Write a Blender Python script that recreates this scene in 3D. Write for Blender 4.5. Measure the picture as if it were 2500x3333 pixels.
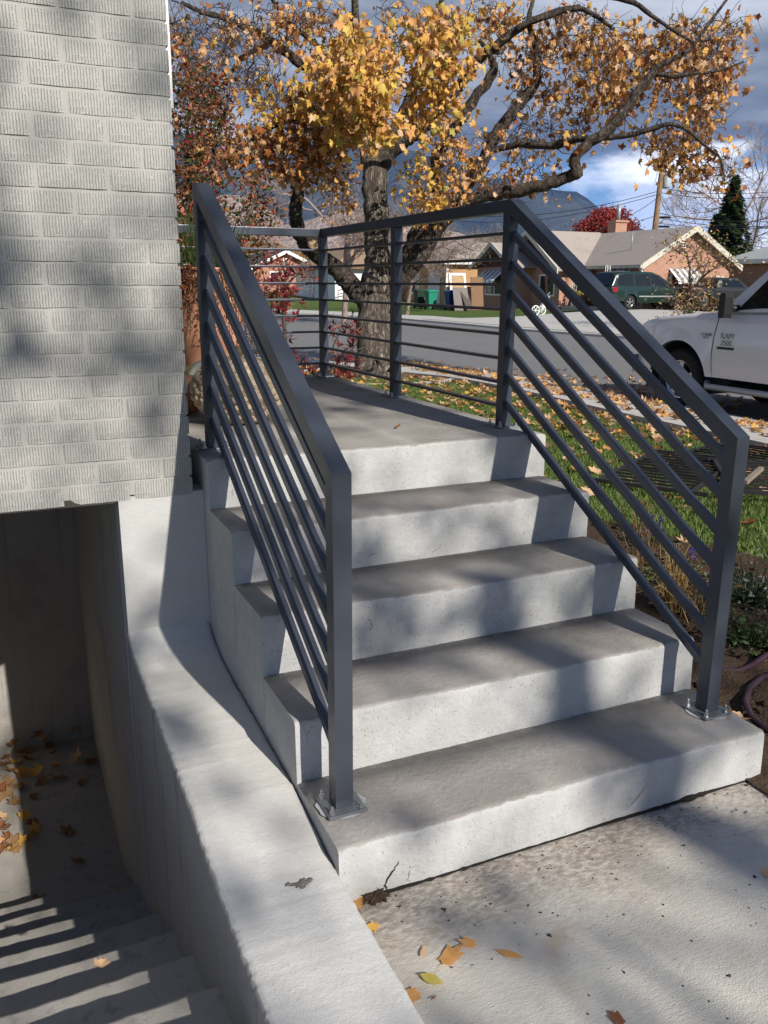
import bpy, bmesh, math, random
import numpy as np
from mathutils import Vector
random.seed(7); RNG = np.random.default_rng(7)
S = bpy.context.scene
for _o in list(bpy.data.objects): bpy.data.objects.remove(_o)

# ------------------------------------------------------------------ camera, sky, sun, exposure
CAM = np.array([-.6616, -1.7159, 1.543]); YAW, PITCH, ROLL, FPX = -.4267, .263, .0052, 2760.4   # metres / radians / px of a 2500x3333 frame
_right = np.array([math.cos(YAW), math.sin(YAW), 0.])
_fwd = np.array([-math.sin(YAW)*math.cos(PITCH), math.cos(YAW)*math.cos(PITCH), -math.sin(PITCH)])
_up = np.cross(_right, _fwd)
RT = math.cos(ROLL)*_right + math.sin(ROLL)*_up
UP = -math.sin(ROLL)*_right + math.cos(ROLL)*_up
FW = _fwd
cd = bpy.data.cameras.new('camera'); cam = bpy.data.objects.new('camera', cd); S.collection.objects.link(cam)
from mathutils import Matrix
cam.matrix_world = Matrix(((RT[0], UP[0], -FW[0], CAM[0]), (RT[1], UP[1], -FW[1], CAM[1]), (RT[2], UP[2], -FW[2], CAM[2]), (0, 0, 0, 1)))
cd.sensor_fit = 'VERTICAL'; cd.sensor_height = 36.; cd.lens = 36.*FPX/3333.; cd.clip_start = .05; cd.clip_end = 30000
S.camera = cam
S.view_settings.view_transform = 'Standard'; S.view_settings.look = 'None'; S.view_settings.exposure = 0.30; S.view_settings.gamma = 1.0
S.view_settings.use_curve_mapping = False
S.cycles.max_bounces = 6; S.cycles.diffuse_bounces = 3; S.cycles.glossy_bounces = 3; S.cycles.transmission_bounces = 4; S.cycles.volume_bounces = 0

SUNV = np.array([.2, -1., .65]); SUNV /= np.linalg.norm(SUNV)      # towards the sun
SUN_EL = math.asin(SUNV[2]); SUN_AZ = math.atan2(SUNV[0], SUNV[1])  # clockwise from +Y
ld = bpy.data.lights.new('sun', 'SUN'); ld.energy = 5.0; ld.angle = math.radians(.53); ld.color = (1., .945, .86)
sun = bpy.data.objects.new('sun', ld); S.collection.objects.link(sun)
sun.rotation_euler = Vector(SUNV).to_track_quat('Z', 'Y').to_euler(); sun.location = (5, -20, 15)

W = bpy.data.worlds.new('World'); S.world = W; W.use_nodes = True
def build_world():
    nt = W.node_tree; nt.nodes.clear(); N = nt.nodes.new; L = nt.links.new
    def math_(op, a, b=None, c=None, clamp=False):
        n = N('ShaderNodeMath'); n.operation = op; n.use_clamp = clamp
        for i, x in enumerate((a, b, c)):
            if x is None: continue
            if isinstance(x, (int, float)): n.inputs[i].default_value = x
            else: L(x, n.inputs[i])
        return n.outputs[0]
    def ramp(x, a, b):
        n = N('ShaderNodeMapRange'); n.interpolation_type = 'SMOOTHSTEP'; L(x, n.inputs[0])
        n.inputs[1].default_value = a; n.inputs[2].default_value = b; return n.outputs[0]
    def mixc(f, a, b):
        n = N('ShaderNodeMix'); n.data_type = 'RGBA'; L(f, n.inputs[0]) if not isinstance(f, float) else None
        for i, x in ((6, a), (7, b)):
            if isinstance(x, tuple): n.inputs[i].default_value = x+(1,)
            else: L(x, n.inputs[i])
        return n.outputs[2]
    sky = N('ShaderNodeTexSky'); sky.sky_type = 'NISHITA'; sky.sun_disc = False
    sky.sun_elevation = SUN_EL; sky.sun_rotation = SUN_AZ; sky.altitude = 1400; sky.air_density = 1.0; sky.dust_density = .15; sky.ozone_density = 3.
    tc = N('ShaderNodeTexCoord'); sp = N('ShaderNodeSeparateXYZ'); L(tc.outputs['Generated'], sp.inputs[0])
    x, y, z = sp.outputs
    zz = math_('MAXIMUM', z, 0.0); den = math_('ADD', zz, .10)
    cb = N('ShaderNodeCombineXYZ'); L(math_('DIVIDE', x, den), cb.inputs[0]); L(math_('DIVIDE', y, den), cb.inputs[1]); L(math_('MULTIPLY', zz, 9.), cb.inputs[2])
    def noise(sc, det, off, rough=.55):
        mp = N('ShaderNodeMapping'); L(cb.outputs[0], mp.inputs[0]); mp.inputs['Location'].default_value = off
        n = N('ShaderNodeTexNoise'); n.inputs['Scale'].default_value = sc; n.inputs['Detail'].default_value = det; n.inputs['Roughness'].default_value = rough
        L(mp.outputs[0], n.inputs['Vector']); return n.outputs[0]
    n1 = noise(.55, 7, (3.1, 1.7, 0)); n2 = noise(.9, 8, (7.3, 4.4, 2.)); n3 = noise(.28, 4, (6., 8.5, 0)); n4 = noise(2.2, 6, (0, 3, 1))
    # upper deck: broken grey cloud, its lower rim a few degrees above the horizon
    edge = math_('ADD', zz, math_('MULTIPLY', math_('SUBTRACT', n2, .5), .10))
    deck = ramp(edge, .118, .150)
    holes = ramp(math_('ADD', n3, math_('MULTIPLY', n1, .35)), .50, .62)
    high = ramp(zz, .30, .44)
    deck = math_('MULTIPLY', deck, math_('SUBTRACT', 1., math_('MULTIPLY', high, math_('SUBTRACT', 1., math_('MULTIPLY', holes, .35)))))
    # low bank of cumulus
    mp = N('ShaderNodeMapping'); L(tc.outputs['Generated'], mp.inputs[0]); mp.inputs['Scale'].default_value = (6.5, 6.5, 15.); mp.inputs['Location'].default_value = (2.3, .4, .2)
    nf_ = N('ShaderNodeTexNoise'); nf_.inputs['Scale'].default_value = 1.; nf_.inputs['Detail'].default_value = 9.; nf_.inputs['Roughness'].default_value = .56; L(mp.outputs[0], nf_.inputs['Vector']); nF = nf_.outputs[0]
    c0 = math_('ADD', zz, math_('MULTIPLY', math_('SUBTRACT', nF, .5), -.30))
    cum = ramp(c0, .145, .108)
    br = ramp(math_('ADD', n3, math_('MULTIPLY', math_('SUBTRACT', n2, .5), .5)), .47, .74)
    deckc = mixc(br, (.155, .185, .245), (.80, .84, .92))
    cumc = mixc(ramp(nF, .46, .66), (.40, .46, .58), (.86, .87, .90))
    tint = N('ShaderNodeMix'); tint.data_type = 'RGBA'; tint.blend_type = 'MULTIPLY'; tint.inputs[0].default_value = 1.; L(sky.outputs[0], tint.inputs[6]); tint.inputs[7].default_value = (.72, .90, 1.14, 1)
    bs = N('ShaderNodeBackground'); L(tint.outputs[2], bs.inputs[0]); bs.inputs[1].default_value = .07
    bc = N('ShaderNodeBackground'); L(cumc, bc.inputs[0]); bc.inputs[1].default_value = 1.6
    bd = N('ShaderNodeBackground'); L(deckc, bd.inputs[0]); bd.inputs[1].default_value = .95
    m1 = N('ShaderNodeMixShader'); L(cum, m1.inputs[0]); L(bs.outputs[0], m1.inputs[1]); L(bc.outputs[0], m1.inputs[2])
    m2 = N('ShaderNodeMixShader'); L(deck, m2.inputs[0]); L(m1.outputs[0], m2.inputs[1]); L(bd.outputs[0], m2.inputs[2])
    o = N('ShaderNodeOutputWorld'); L(m2.outputs[0], o.inputs[0])
build_world()

# ------------------------------------------------------------------ survey helpers (pixel of the photo + depth or height -> place in the world)
def at(u, v, t): return CAM + t*(FW + (u-1250)/FPX*RT + (1666.5-v)/FPX*UP)
def gz(u, v, z):
    d = FW + (u-1250)/FPX*RT + (1666.5-v)/FPX*UP
    return CAM + d*(z-CAM[2])/d[2]
def depth(P): return float(np.dot(np.asarray(P)-CAM, FW))

# ------------------------------------------------------------------ materials
def rgb(c): return (c[0], c[1], c[2], 1.)
MATS = {}
class NT:
    def __init__(s, name):
        s.m = bpy.data.materials.new(name); s.m.use_nodes = True; s.t = s.m.node_tree; s.t.nodes.clear()
        s.out = s.N('ShaderNodeOutputMaterial'); s.tc = s.N('ShaderNodeTexCoord')
    def N(s, k, **kw):
        n = s.t.nodes.new(k)
        for a, b in kw.items(): setattr(n, a, b)
        return n
    def L(s, a, b): s.t.links.new(a, b)
    def set(s, sock, x):
        if isinstance(x, (int, float)): sock.default_value = x
        elif isinstance(x, tuple): sock.default_value = rgb(x) if len(sock.default_value) == 4 else x
        else: s.L(x, sock)
    def math(s, op, a, b=0., clamp=False):
        n = s.N('ShaderNodeMath', operation=op, use_clamp=clamp); s.set(n.inputs[0], a); s.set(n.inputs[1], b); return n.outputs[0]
    def ramp(s, x, a, b, lo=0., hi=1.):
        n = s.N('ShaderNodeMapRange'); n.interpolation_type = 'SMOOTHSTEP'; s.L(x, n.inputs[0])
        for i, q in zip((1, 2, 3, 4), (a, b, lo, hi)): n.inputs[i].default_value = q
        return n.outputs[0]
    def mix(s, f, a, b, blend='MIX'):
        n = s.N('ShaderNodeMix', data_type='RGBA', blend_type=blend); s.set(n.inputs[0], f); s.set(n.inputs[6], a); s.set(n.inputs[7], b); return n.outputs[2]
    def coord(s, scale=(1, 1, 1), src='Object', loc=(0, 0, 0), rot=(0, 0, 0)):
        mp = s.N('ShaderNodeMapping'); s.L(s.tc.outputs[src], mp.inputs[0]); mp.inputs['Scale'].default_value = scale
        mp.inputs['Location'].default_value = loc; mp.inputs['Rotation'].default_value = rot; return mp.outputs[0]
    def noise(s, sc, det=4, rough=.55, vec=None, dist=0.):
        n = s.N('ShaderNodeTexNoise'); n.inputs['Scale'].default_value = sc; n.inputs['Detail'].default_value = det
        n.inputs['Roughness'].default_value = rough; n.inputs['Distortion'].default_value = dist
        s.L(vec if vec is not None else s.tc.outputs['Object'], n.inputs['Vector']); return n.outputs[0]
    def bump(s, h, strength=.5, dist=.01):
        n = s.N('ShaderNodeBump'); n.inputs['Strength'].default_value = strength; n.inputs['Distance'].default_value = dist; s.L(h, n.inputs['Height']); return n.outputs[0]
    def pbr(s, col, rough=.8, metal=0., spec=.3, normal=None, coat=0., trans=0.):
        p = s.N('ShaderNodeBsdfPrincipled'); s.set(p.inputs['Base Color'], col); s.set(p.inputs['Roughness'], rough); s.set(p.inputs['Metallic'], metal)
        p.inputs['Specular IOR Level'].default_value = spec; p.inputs['Coat Weight'].default_value = coat; p.inputs['Transmission Weight'].default_value = trans
        if normal is not None: s.L(normal, p.inputs['Normal'])
        return p.outputs[0]
    def done(s, sh): s.L(sh, s.out.inputs[0]); MATS[s.m.name] = s.m; return s.m
def plain(name, col, rough=.7, metal=0., spec=.3, var=.12, sc=6., bump=0., bsc=80., coat=0.):
    """paint, plastic, wood... one base colour with a little procedural unevenness and fine relief"""
    k = NT(name); n = k.noise(sc, 5)
    c = k.mix(n, tuple(max(0, x*(1-var*1.6)) for x in col), tuple(x*(1+var*1.6) for x in col))
    nm = k.bump(k.noise(bsc, 4), bump, .01) if bump else None
    return k.done(k.pbr(c, rough, metal, spec, nm, coat))
def leafmat(name, col, tr=.35):
    k = NT(name); n = k.noise(9., 3); c = k.mix(n, tuple(x*.72 for x in col), tuple(min(1, x*1.2) for x in col))
    d = k.pbr(c, .55, 0, .25); t = k.N('ShaderNodeBsdfTranslucent'); k.L(c, t.inputs[0])
    m = k.N('ShaderNodeMixShader'); m.inputs[0].default_value = tr; k.L(d, m.inputs[1]); k.L(t.outputs[0], m.inputs[2]); return k.done(m.outputs[0])

def mk_stair():
    k = NT('stair_concrete'); o = k.coord()
    geo = k.N('ShaderNodeNewGeometry'); sp = k.N('ShaderNodeSeparateXYZ'); k.L(geo.outputs['Normal'], sp.inputs[0])
    nz = k.math('ADD', sp.outputs[2], k.math('MULTIPLY', k.math('SUBTRACT', k.noise(24, 6, .75, o), .5), 1.0))
    top = k.ramp(nz, .60, .80)
    n1 = k.noise(3.2, 6, .6, o); n2 = k.noise(14, 5, .6, o); n3 = k.noise(130, 3, .6, o)
    grey = k.mix(k.ramp(n1, .35, .68), (.28, .26, .236), (.37, .347, .318)); grey = k.mix(k.ramp(n2, .58, .75, 0, .35), grey, (.165, .145, .125))
    grey = k.mix(k.ramp(n3, .68, .74, 0, .55), grey, (.55, .53, .50))
    white = k.mix(k.ramp(n2, .3, .75), (.405, .404, .395), (.475, .472, .46)); pits = k.noise(170, 2, .5, k.coord((1, 1, .55)))
    white = k.mix(k.ramp(pits, .63, .70, 0, .7), white, (.24, .23, .215)); white = k.mix(k.ramp(n1, .60, .78, 0, .35), white, (.55, .53, .49))
    sp2 = k.N('ShaderNodeSeparateXYZ'); k.L(o, sp2.inputs[0]); st = k.noise(11, 5, .65, k.coord((1, 1, .12))); white = k.mix(k.ramp(st, .58, .74, 0, .3), white, (.30, .285, .26)); white = k.mix(k.ramp(k.noise(45, 4, .7, o), .60, .70, 0, .35), white, (.33, .32, .30))
    c = k.mix(top, white, grey)
    h = k.math('ADD', k.noise(55, 6, .65, o), k.math('MULTIPLY', k.noise(240, 3, .6, o), .45))
    return k.done(k.pbr(c, .85, 0, .2, k.bump(h, .55, .009)))
def mk_stucco(name, c1, c2, dirt=(.42, .40, .37), bs=.5, streak=False, dk=.6):
    k = NT(name); o = k.coord(); n1 = k.noise(2.4, 6, .6, o); n2 = k.noise(30, 5, .65, o); pits = k.noise(150, 2, .5, o)
    c = k.mix(n2, c1, c2); c = k.mix(k.ramp(pits, .66, .73, 0, dk), c, dirt); c = k.mix(k.ramp(n1, .52, .74, 0, .45), c, dirt); c = k.mix(k.ramp(k.noise(420, 2, .5, o), .70, .74, 0, .6), c, tuple(q*.5 for q in dirt))
    if streak:
        st = k.noise(16, 4, .6, k.coord((1, 1, .06))); c = k.mix(k.ramp(st, .55, .72, 0, .5), c, dirt)
    h = k.math('ADD', k.noise(70, 5, .6, o), k.math('MULTIPLY', k.noise(190, 3, .6, o), .7))
    return k.done(k.pbr(c, .88, 0, .2, k.bump(h, bs*.55, .006)))
def mk_slab():
    k = NT('slab_concrete'); o = k.coord(); n1 = k.noise(1.7, 6, .62, o); n2 = k.noise(7, 6, .65, o); n3 = k.noise(120, 3, .6, o)
    c = k.mix(n2, (.48, .455, .40), (.60, .575, .515)); c = k.mix(k.ramp(n1, .54, .72, 0, .55), c, (.46, .40, .33))
    sp = k.N('ShaderNodeSeparateXYZ'); k.L(o, sp.inputs[0])
    foot = k.ramp(k.math('ADD', sp.outputs[1], k.math('MULTIPLY', k.noise(3.2, 6, .7, k.coord((.6, 1, 1))), .85)), .02, .50)   # soil washed against the bottom step
    c = k.mix(k.math('MULTIPLY', foot, k.ramp(k.noise(60, 4, .7, k.coord((.6, 1.2, 1))), .30, .62, .15, .95)), c, (.23, .185, .15))
    c = k.mix(k.ramp(n3, .67, .71, 0, .75), c, (.20, .17, .15)); c = k.mix(k.ramp(k.noise(2.6, 4, .5, k.coord(loc=(4, 2, 0))), .63, .72, 0, .6), c, (.42, .29, .18))
    h = k.math('ADD', k.noise(90, 5, .6, k.coord((.5, 1, 1))), k.noise(260, 2, .6, o)); return k.done(k.pbr(c, .9, 0, .2, k.bump(h, .35, .01)))
def mk_brickpaint():
    k = NT('painted_brick'); oi = k.N('ShaderNodeObjectInfo')
    mp = k.N('ShaderNodeMapping'); k.L(k.tc.outputs['Object'], mp.inputs[0]); cb = k.N('ShaderNodeCombineXYZ')
    r = k.math('MULTIPLY', oi.outputs['Random'], 37.); k.L(r, cb.inputs[0]); k.L(r, cb.inputs[2]); k.L(cb.outputs[0], mp.inputs['Location']); o = mp.outputs[0]
    w = k.N('ShaderNodeTexWave'); w.wave_type = 'BANDS'; w.bands_direction = 'X'; w.inputs['Scale'].default_value = 34.; w.inputs['Distortion'].default_value = 2.6
    w.inputs['Detail'].default_value = 3.; w.inputs['Detail Scale'].default_value = 2.2; k.L(o, w.inputs['Vector'])
    groove = k.ramp(w.outputs['Fac'], .02, .32); br = k.noise(75, 3, .6, k.coord((.55, 1, 1.6)))
    groove = k.math('MAXIMUM', groove, k.ramp(br, .54, .62)); n2 = k.noise(9, 4, .6, o)
    c = k.mix(n2, (.365, .358, .334), (.42, .411, .385)); c = k.mix(k.math('SUBTRACT', 1., groove), c, (.285, .28, .258))
    return k.done(k.pbr(c, .75, 0, .25, k.bump(groove, .8, .003)))
def mk_grass():
    k = NT('turf'); o = k.coord(); n1 = k.noise(.35, 4, .6, o); n2 = k.noise(18, 5, .7, o); n3 = k.noise(1.6, 4, .6, o)
    c = k.mix(n2, (.06, .095, .022), (.12, .18, .045)); c = k.mix(k.ramp(n3, .45, .75, 0, .5), c, (.14, .135, .05)); c = k.mix(k.ramp(n1, .5, .7, 0, .35), c, (.06, .10, .025))
    return k.done(k.pbr(c, .95, 0, .1, k.bump(k.noise(120, 3), .8, .03)))
def mk_dirt():
    k = NT('soil'); o = k.coord(); n = k.noise(7, 7, .7, o); n2 = k.noise(60, 4, .7, o)
    c = k.mix(n, (.055, .036, .024), (.15, .105, .07)); c = k.mix(k.ramp(n2, .58, .7, 0, .7), c, (.22, .16, .105))
    return k.done(k.pbr(c, .97, 0, .1, k.bump(k.math('ADD', n2, n), 1., .04)))
def mk_asphalt():
    k = NT('asphalt'); o = k.coord(); n = k.noise(.6, 5, .6, o); n2 = k.noise(140, 3, .6, o)
    c = k.mix(n, (.155, .153, .152), (.205, .20, .194)); c = k.mix(k.ramp(n2, .5, .8, 0, .5), c, (.25, .245, .235))
    return k.done(k.pbr(c, .9, 0, .25, k.bump(n2, .5, .01)))
def mk_bark(name='bark', a=(.06, .048, .039), b=(.33, .28, .23), zs=.16, sc=16, bs=.9):
    k = NT(name); v = k.coord((1, 1, zs)); n = k.noise(sc, 7, .7, v, .4); n2 = k.noise(sc*3.2, 4, .65, v); n3 = k.noise(1.3, 3)
    f = k.ramp(k.math('ADD', n, k.math('MULTIPLY', k.math('SUBTRACT', n2, .5), .5)), .36, .66)
    c = k.mix(f, a, b); c = k.mix(k.ramp(n3, .55, .75, 0, .4), c, (b[0]*.95, b[1]*.8, b[2]*.5)); return k.done(k.pbr(c, .93, 0, .15, k.bump(f, bs, .05)))
def mk_farbrick(name, a, b, mortar, sc=1.):
    k = NT(name); br = k.N('ShaderNodeTexBrick'); mp = k.N('ShaderNodeMapping'); k.L(k.tc.outputs['Object'], mp.inputs[0])
    cb = k.N('ShaderNodeCombineXYZ'); sp = k.N('ShaderNodeSeparateXYZ'); k.L(mp.outputs[0], sp.inputs[0])
    k.L(k.math('ADD', sp.outputs[0], sp.outputs[1]), cb.inputs[0]); k.L(sp.outputs[2], cb.inputs[1]); k.L(cb.outputs[0], br.inputs['Vector'])
    br.inputs['Color1'].default_value = rgb(a); br.inputs['Color2'].default_value = rgb(b); br.inputs['Mortar'].default_value = rgb(mortar)
    br.inputs['Scale'].default_value = 4.2*sc; br.inputs['Mortar Size'].default_value = .018; br.inputs['Brick Width'].default_value = .95; br.inputs['Row Height'].default_value = .32
    c = k.mix(k.ramp(k.noise(1.5, 5), .35, .7, 0, .35), br.outputs['Color'], tuple(x*.75 for x in a)); return k.done(k.pbr(c, .9, 0, .15, k.bump(br.outputs['Fac'], .4, .01)))
def mk_shingle(name, a, b):
    k = NT(name); n = k.noise(9, 4, .75, k.coord((.7, .7, 4.))); n2 = k.noise(.8, 4)
    c = k.mix(n, a, b); c = k.mix(k.ramp(n2, .5, .75, 0, .3), c, a); return k.done(k.pbr(c, .95, 0, .1, k.bump(n, .6, .03)))
def mk_metal_paint():
    k = NT('graphite_paint'); o = k.coord(); n = k.noise(600, 2, .5, o); n2 = k.noise(6, 4, .6, o)
    c = k.mix(n2, (.042, .050, .068), (.064, .072, .092)); r = k.ramp(n2, .3, .7, .28, .38)
    c = k.mix(k.ramp(k.noise(70, 3, .7, k.coord((1, 1, .3))), .72, .80, 0, .25), c, (.16, .16, .16))
    return k.done(k.pbr(c, r, .25, .5, k.bump(n, .12, .002)))
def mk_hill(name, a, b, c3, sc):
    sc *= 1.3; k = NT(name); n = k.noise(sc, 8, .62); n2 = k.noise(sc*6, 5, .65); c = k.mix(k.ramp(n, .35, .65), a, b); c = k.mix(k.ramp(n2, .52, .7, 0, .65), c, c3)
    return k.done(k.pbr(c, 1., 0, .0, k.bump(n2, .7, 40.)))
M_STAIR = mk_stair(); M_WALLW = mk_stucco('white_masonry_paint', (.44, .44, .43), (.50, .497, .483))
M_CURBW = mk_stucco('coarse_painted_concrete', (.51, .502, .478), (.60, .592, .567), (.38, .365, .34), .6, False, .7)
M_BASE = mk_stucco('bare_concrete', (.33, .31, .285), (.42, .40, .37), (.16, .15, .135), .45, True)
M_SIDE = mk_stucco('stained_white_concrete', (.50, .475, .42), (.60, .575, .52), (.25, .23, .20), .5, True)
M_SLAB = mk_slab(); M_BRICK = mk_brickpaint(); M_MORTAR = mk_stucco('painted_mortar', (.36, .352, .328), (.405, .396, .37), (.42, .41, .38), .35, False, .2)
M_GRASS = mk_grass(); M_DIRT = mk_dirt(); M_ASPH = mk_asphalt(); M_BARK = mk_bark(); M_BARKL = mk_bark('shaded_limb_bark', (.04, .032, .027), (.21, .175, .145), .5, 22); M_BARK2 = mk_bark('grey_bark', (.09, .075, .06), (.24, .205, .17), .2, 20)  # limb bark is a darker copy of the trunk's, standing for shade
M_RAIL = mk_metal_paint(); M_STEEL = plain('bolt_steel', (.45, .45, .46), .35, .9, .5); M_WALK = mk_stucco('sidewalk_concrete', (.42, .405, .375), (.52, .50, .465), (.27, .25, .22), .3)
M_DARK = plain('dark_gap', (.015, .013, .012), .9); M_WPAINT = plain('white_trim_paint', (.80, .80, .78), .5, 0, .4, .04)
M_TWIG = plain('twig_bark', (.085, .062, .048), .9, var=.3, sc=20)
LEAF = {n: leafmat('leaf_'+n, c) for n, c in dict(yellow=(.78, .55, .13), olive=(.52, .43, .11), gold=(.78, .47, .11), orange=(.74, .39, .14), tan=(.76, .50, .29), brown=(.30, .13, .055),
        rust=(.36, .125, .035), red=(.36, .05, .045), crimson=(.30, .022, .028), green=(.07, .11, .03), darkgreen=(.035, .06, .02), plum=(.16, .03, .035), dry=(.34, .205, .105), pink=(.52, .19, .13), straw=(.56, .40, .17), sage=(.20, .24, .20)).items()}

# ------------------------------------------------------------------ mesh building
class MB:
    def __init__(s): s.v = []; s.f = []; s.m = []; s.sm = []
    def add(s, vs, fs, mi=0, smooth=False):
        b = len(s.v); s.v += [tuple(map(float, p)) for p in vs]
        for f in fs: s.f.append(tuple(b+i for i in f)); s.m.append(mi); s.sm.append(smooth)
        return s
    def box(s, a, b, mi=0):
        (x0, y0, z0), (x1, y1, z1) = a, b
        vs = [(x, y, z) for z in (z0, z1) for y in (y0, y1) for x in (x0, x1)]
        return s.add(vs, [(0, 2, 3, 1), (4, 5, 7, 6), (0, 1, 5, 4), (2, 6, 7, 3), (0, 4, 6, 2), (1, 3, 7, 5)], mi)
    def bbox(s, a, b, c=.01, mi=0):
        """box with chamfered edges"""
        (x0, y0, z0), (x1, y1, z1) = a, b; c = min(c, (x1-x0)*.45, (y1-y0)*.45, (z1-z0)*.45); bm = bmesh.new()
        bmesh.ops.create_cube(bm, size=1.)
        for v in bm.verts: v.co = Vector((x0+(v.co.x+.5)*(x1-x0), y0+(v.co.y+.5)*(y1-y0), z0+(v.co.z+.5)*(z1-z0)))
        bmesh.ops.bevel(bm, geom=list(bm.edges), offset=c, segments=2, affect='EDGES', profile=.6); bm.verts.index_update()
        s.add([v.co for v in bm.verts], [tuple(v.index for v in f.verts) for f in bm.faces], mi); bm.free(); return s
    def prism(s, poly, axis, a, b, mi=0):
        """polygon in the two other axes, extruded from a to b along axis (0 x, 1 y, 2 z)"""
        n = len(poly); put = {0: lambda p, q: (q, p[0], p[1]), 1: lambda p, q: (p[0], q, p[1]), 2: lambda p, q: (p[0], p[1], q)}[axis]
        vs = [put(p, a) for p in poly]+[put(p, b) for p in poly]
        fs = [tuple(range(n)), tuple(range(2*n-1, n-1, -1))]+[(i, i+n, (i+1) % n+n, (i+1) % n) for i in range(n)]
        return s.add(vs, fs, mi)
    def tube(s, pts, rad, n=8, mi=0, cap=True, smooth=True, flat=None):
        pts = [np.asarray(p, float) for p in pts]; k = len(pts)
        if not hasattr(rad, '__len__'): rad = [rad]*k
        ref = np.array([.13, .31, .94]); vs = []; prev = None
        for i in range(k):
            d = pts[min(i+1, k-1)]-pts[max(i-1, 0)]; d = d/(np.linalg.norm(d)+1e-9)
            if prev is None:
                a = np.cross(d, ref); 
                if np.linalg.norm(a) < .1: a = np.cross(d, (1, 0, 0))
            else: a = prev-d*np.dot(prev, d)
            a = a/(np.linalg.norm(a)+1e-9); prev = a; c = np.cross(d, a)
            for j in range(n):
                t = 2*math.pi*j/n; vs.append(pts[i]+rad[i]*(math.cos(t)*a+math.sin(t)*c))
        fs = [(i*n+j, i*n+(j+1) % n, (i+1)*n+(j+1) % n, (i+1)*n+j) for i in range(k-1) for j in range(n)]
        s.add(vs, fs, mi, smooth)
        if cap: b = len(s.v)-k*n; s.f += [tuple(b+j for j in range(n-1, -1, -1)), tuple(b+(k-1)*n+j for j in range(n))]; s.m += [mi, mi]; s.sm += [False, False]
        return s
    def beam(s, a, b, w, h, mi=0, up=(0, 0, 1)):
        a, b, up = (np.asarray(q, float) for q in (a, b, up)); d = b-a; d /= np.linalg.norm(d); x = np.cross(d, up); x /= np.linalg.norm(x); u = np.cross(x, d)
        vs = [p+sx*x*w/2+su*u*h/2 for p in (a, b) for sx, su in ((-1, -1), (1, -1), (1, 1), (-1, 1))]
        return s.add(vs, [(0, 1, 2, 3), (7, 6, 5, 4), (0, 4, 5, 1), (1, 5, 6, 2), (2, 6, 7, 3), (3, 7, 4, 0)], mi)
    def lathe(s, prof, c=(0, 0, 0), n=24, mi=0, fn=None, smooth=True):
        vs = []
        for r, z in prof:
            for j in range(n):
                t = 2*math.pi*j/n; q = r*(fn(t, z) if fn else 1.); vs.append((c[0]+q*math.cos(t), c[1]+q*math.sin(t), c[2]+z))
        k = len(prof); fs = [(i*n+j, i*n+(j+1) % n, (i+1)*n+(j+1) % n, (i+1)*n+j) for i in range(k-1) for j in range(n)]
        s.add(vs, fs, mi, smooth)
        b = len(s.v)-k*n; s.f += [tuple(b+j for j in range(n-1, -1, -1)), tuple(b+(k-1)*n+j for j in range(n))]; s.m += [mi, mi]; s.sm += [False, False]
        return s
    def grid(s, P, mi=0, smooth=True, flip=False):
        """P[i][j] points"""
        a, b = len(P), len(P[0]); fs = []
        for i in range(a-1):
            for j in range(b-1):
                q = (i*b+j, i*b+j+1, (i+1)*b+j+1, (i+1)*b+j); fs.append(q[::-1] if flip else q)
        return s.add([p for r in P for p in r], fs, mi, smooth)
ORIG = {}
def link(o): S.collection.objects.link(o); return o
def mesh_of(name, mb, mats, off=(0, 0, 0)):
    me = bpy.data.meshes.new(name); o = np.asarray(off, float)
    me.from_pydata([tuple(np.asarray(p)-o) for p in mb.v], [], mb.f)
    for m in (mats if isinstance(mats, (list, tuple)) else [mats]): me.materials.append(m)
    me.polygons.foreach_set('material_index', mb.m); me.polygons.foreach_set('use_smooth', mb.sm); me.update(); return me
def tag(o, label=None, cat=None, group=None, kind=None):
    for k_, x in (('label', label), ('category', cat), ('group', group), ('kind', kind)):
        if x: o[k_] = x
    return o
def thing(name, loc, label, cat, group=None):
    o = link(bpy.data.objects.new(name, None)); o.location = tuple(map(float, loc)); o.empty_display_size = .1; ORIG[o.name] = np.asarray(loc, float); return tag(o, label, cat, group)
def part(name, mb, mats, parent, label=None, kind=None):
    off = ORIG[parent.name]; o = link(bpy.data.objects.new(name, mesh_of(name, mb, mats, off))); o.parent = parent; ORIG[o.name] = off
    return tag(o, label=label, kind=kind)
def single(name, mb, mats, loc, label=None, cat=None, group=None, kind=None):
    o = link(bpy.data.objects.new(name, mesh_of(name, mb, mats, loc))); o.location = tuple(map(float, loc)); ORIG[o.name] = np.asarray(loc, float); return tag(o, label, cat, group, kind)
def struct(name, mb, mats): return single(name, mb, mats, (0, 0, 0), kind='structure')
def arrays_mesh(name, V, F, mats, mi=None, smooth=False):
    """fast triangle mesh from numpy arrays"""
    me = bpy.data.meshes.new(name); V = np.asarray(V, np.float32); F = np.asarray(F, np.int32)
    me.vertices.add(len(V)); me.vertices.foreach_set('co', V.ravel()); me.loops.add(F.size); me.loops.foreach_set('vertex_index', F.ravel())
    me.polygons.add(len(F)); me.polygons.foreach_set('loop_start', np.arange(0, F.size, F.shape[1], dtype=np.int32))
    for m in mats: me.materials.append(m)
    if mi is not None: me.polygons.foreach_set('material_index', np.asarray(mi, np.int32))
    if smooth: me.polygons.foreach_set('use_smooth', np.ones(len(F), bool))
    me.update(calc_edges=True); me.validate(); return me
def arr_obj(name, me, parent=None, kind=None, label=None, cat=None):
    o = link(bpy.data.objects.new(name, me))
    if parent is not None: o.parent = parent; o.location = tuple(-ORIG[parent.name])
    return tag(o, label, cat, None, kind)

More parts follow.
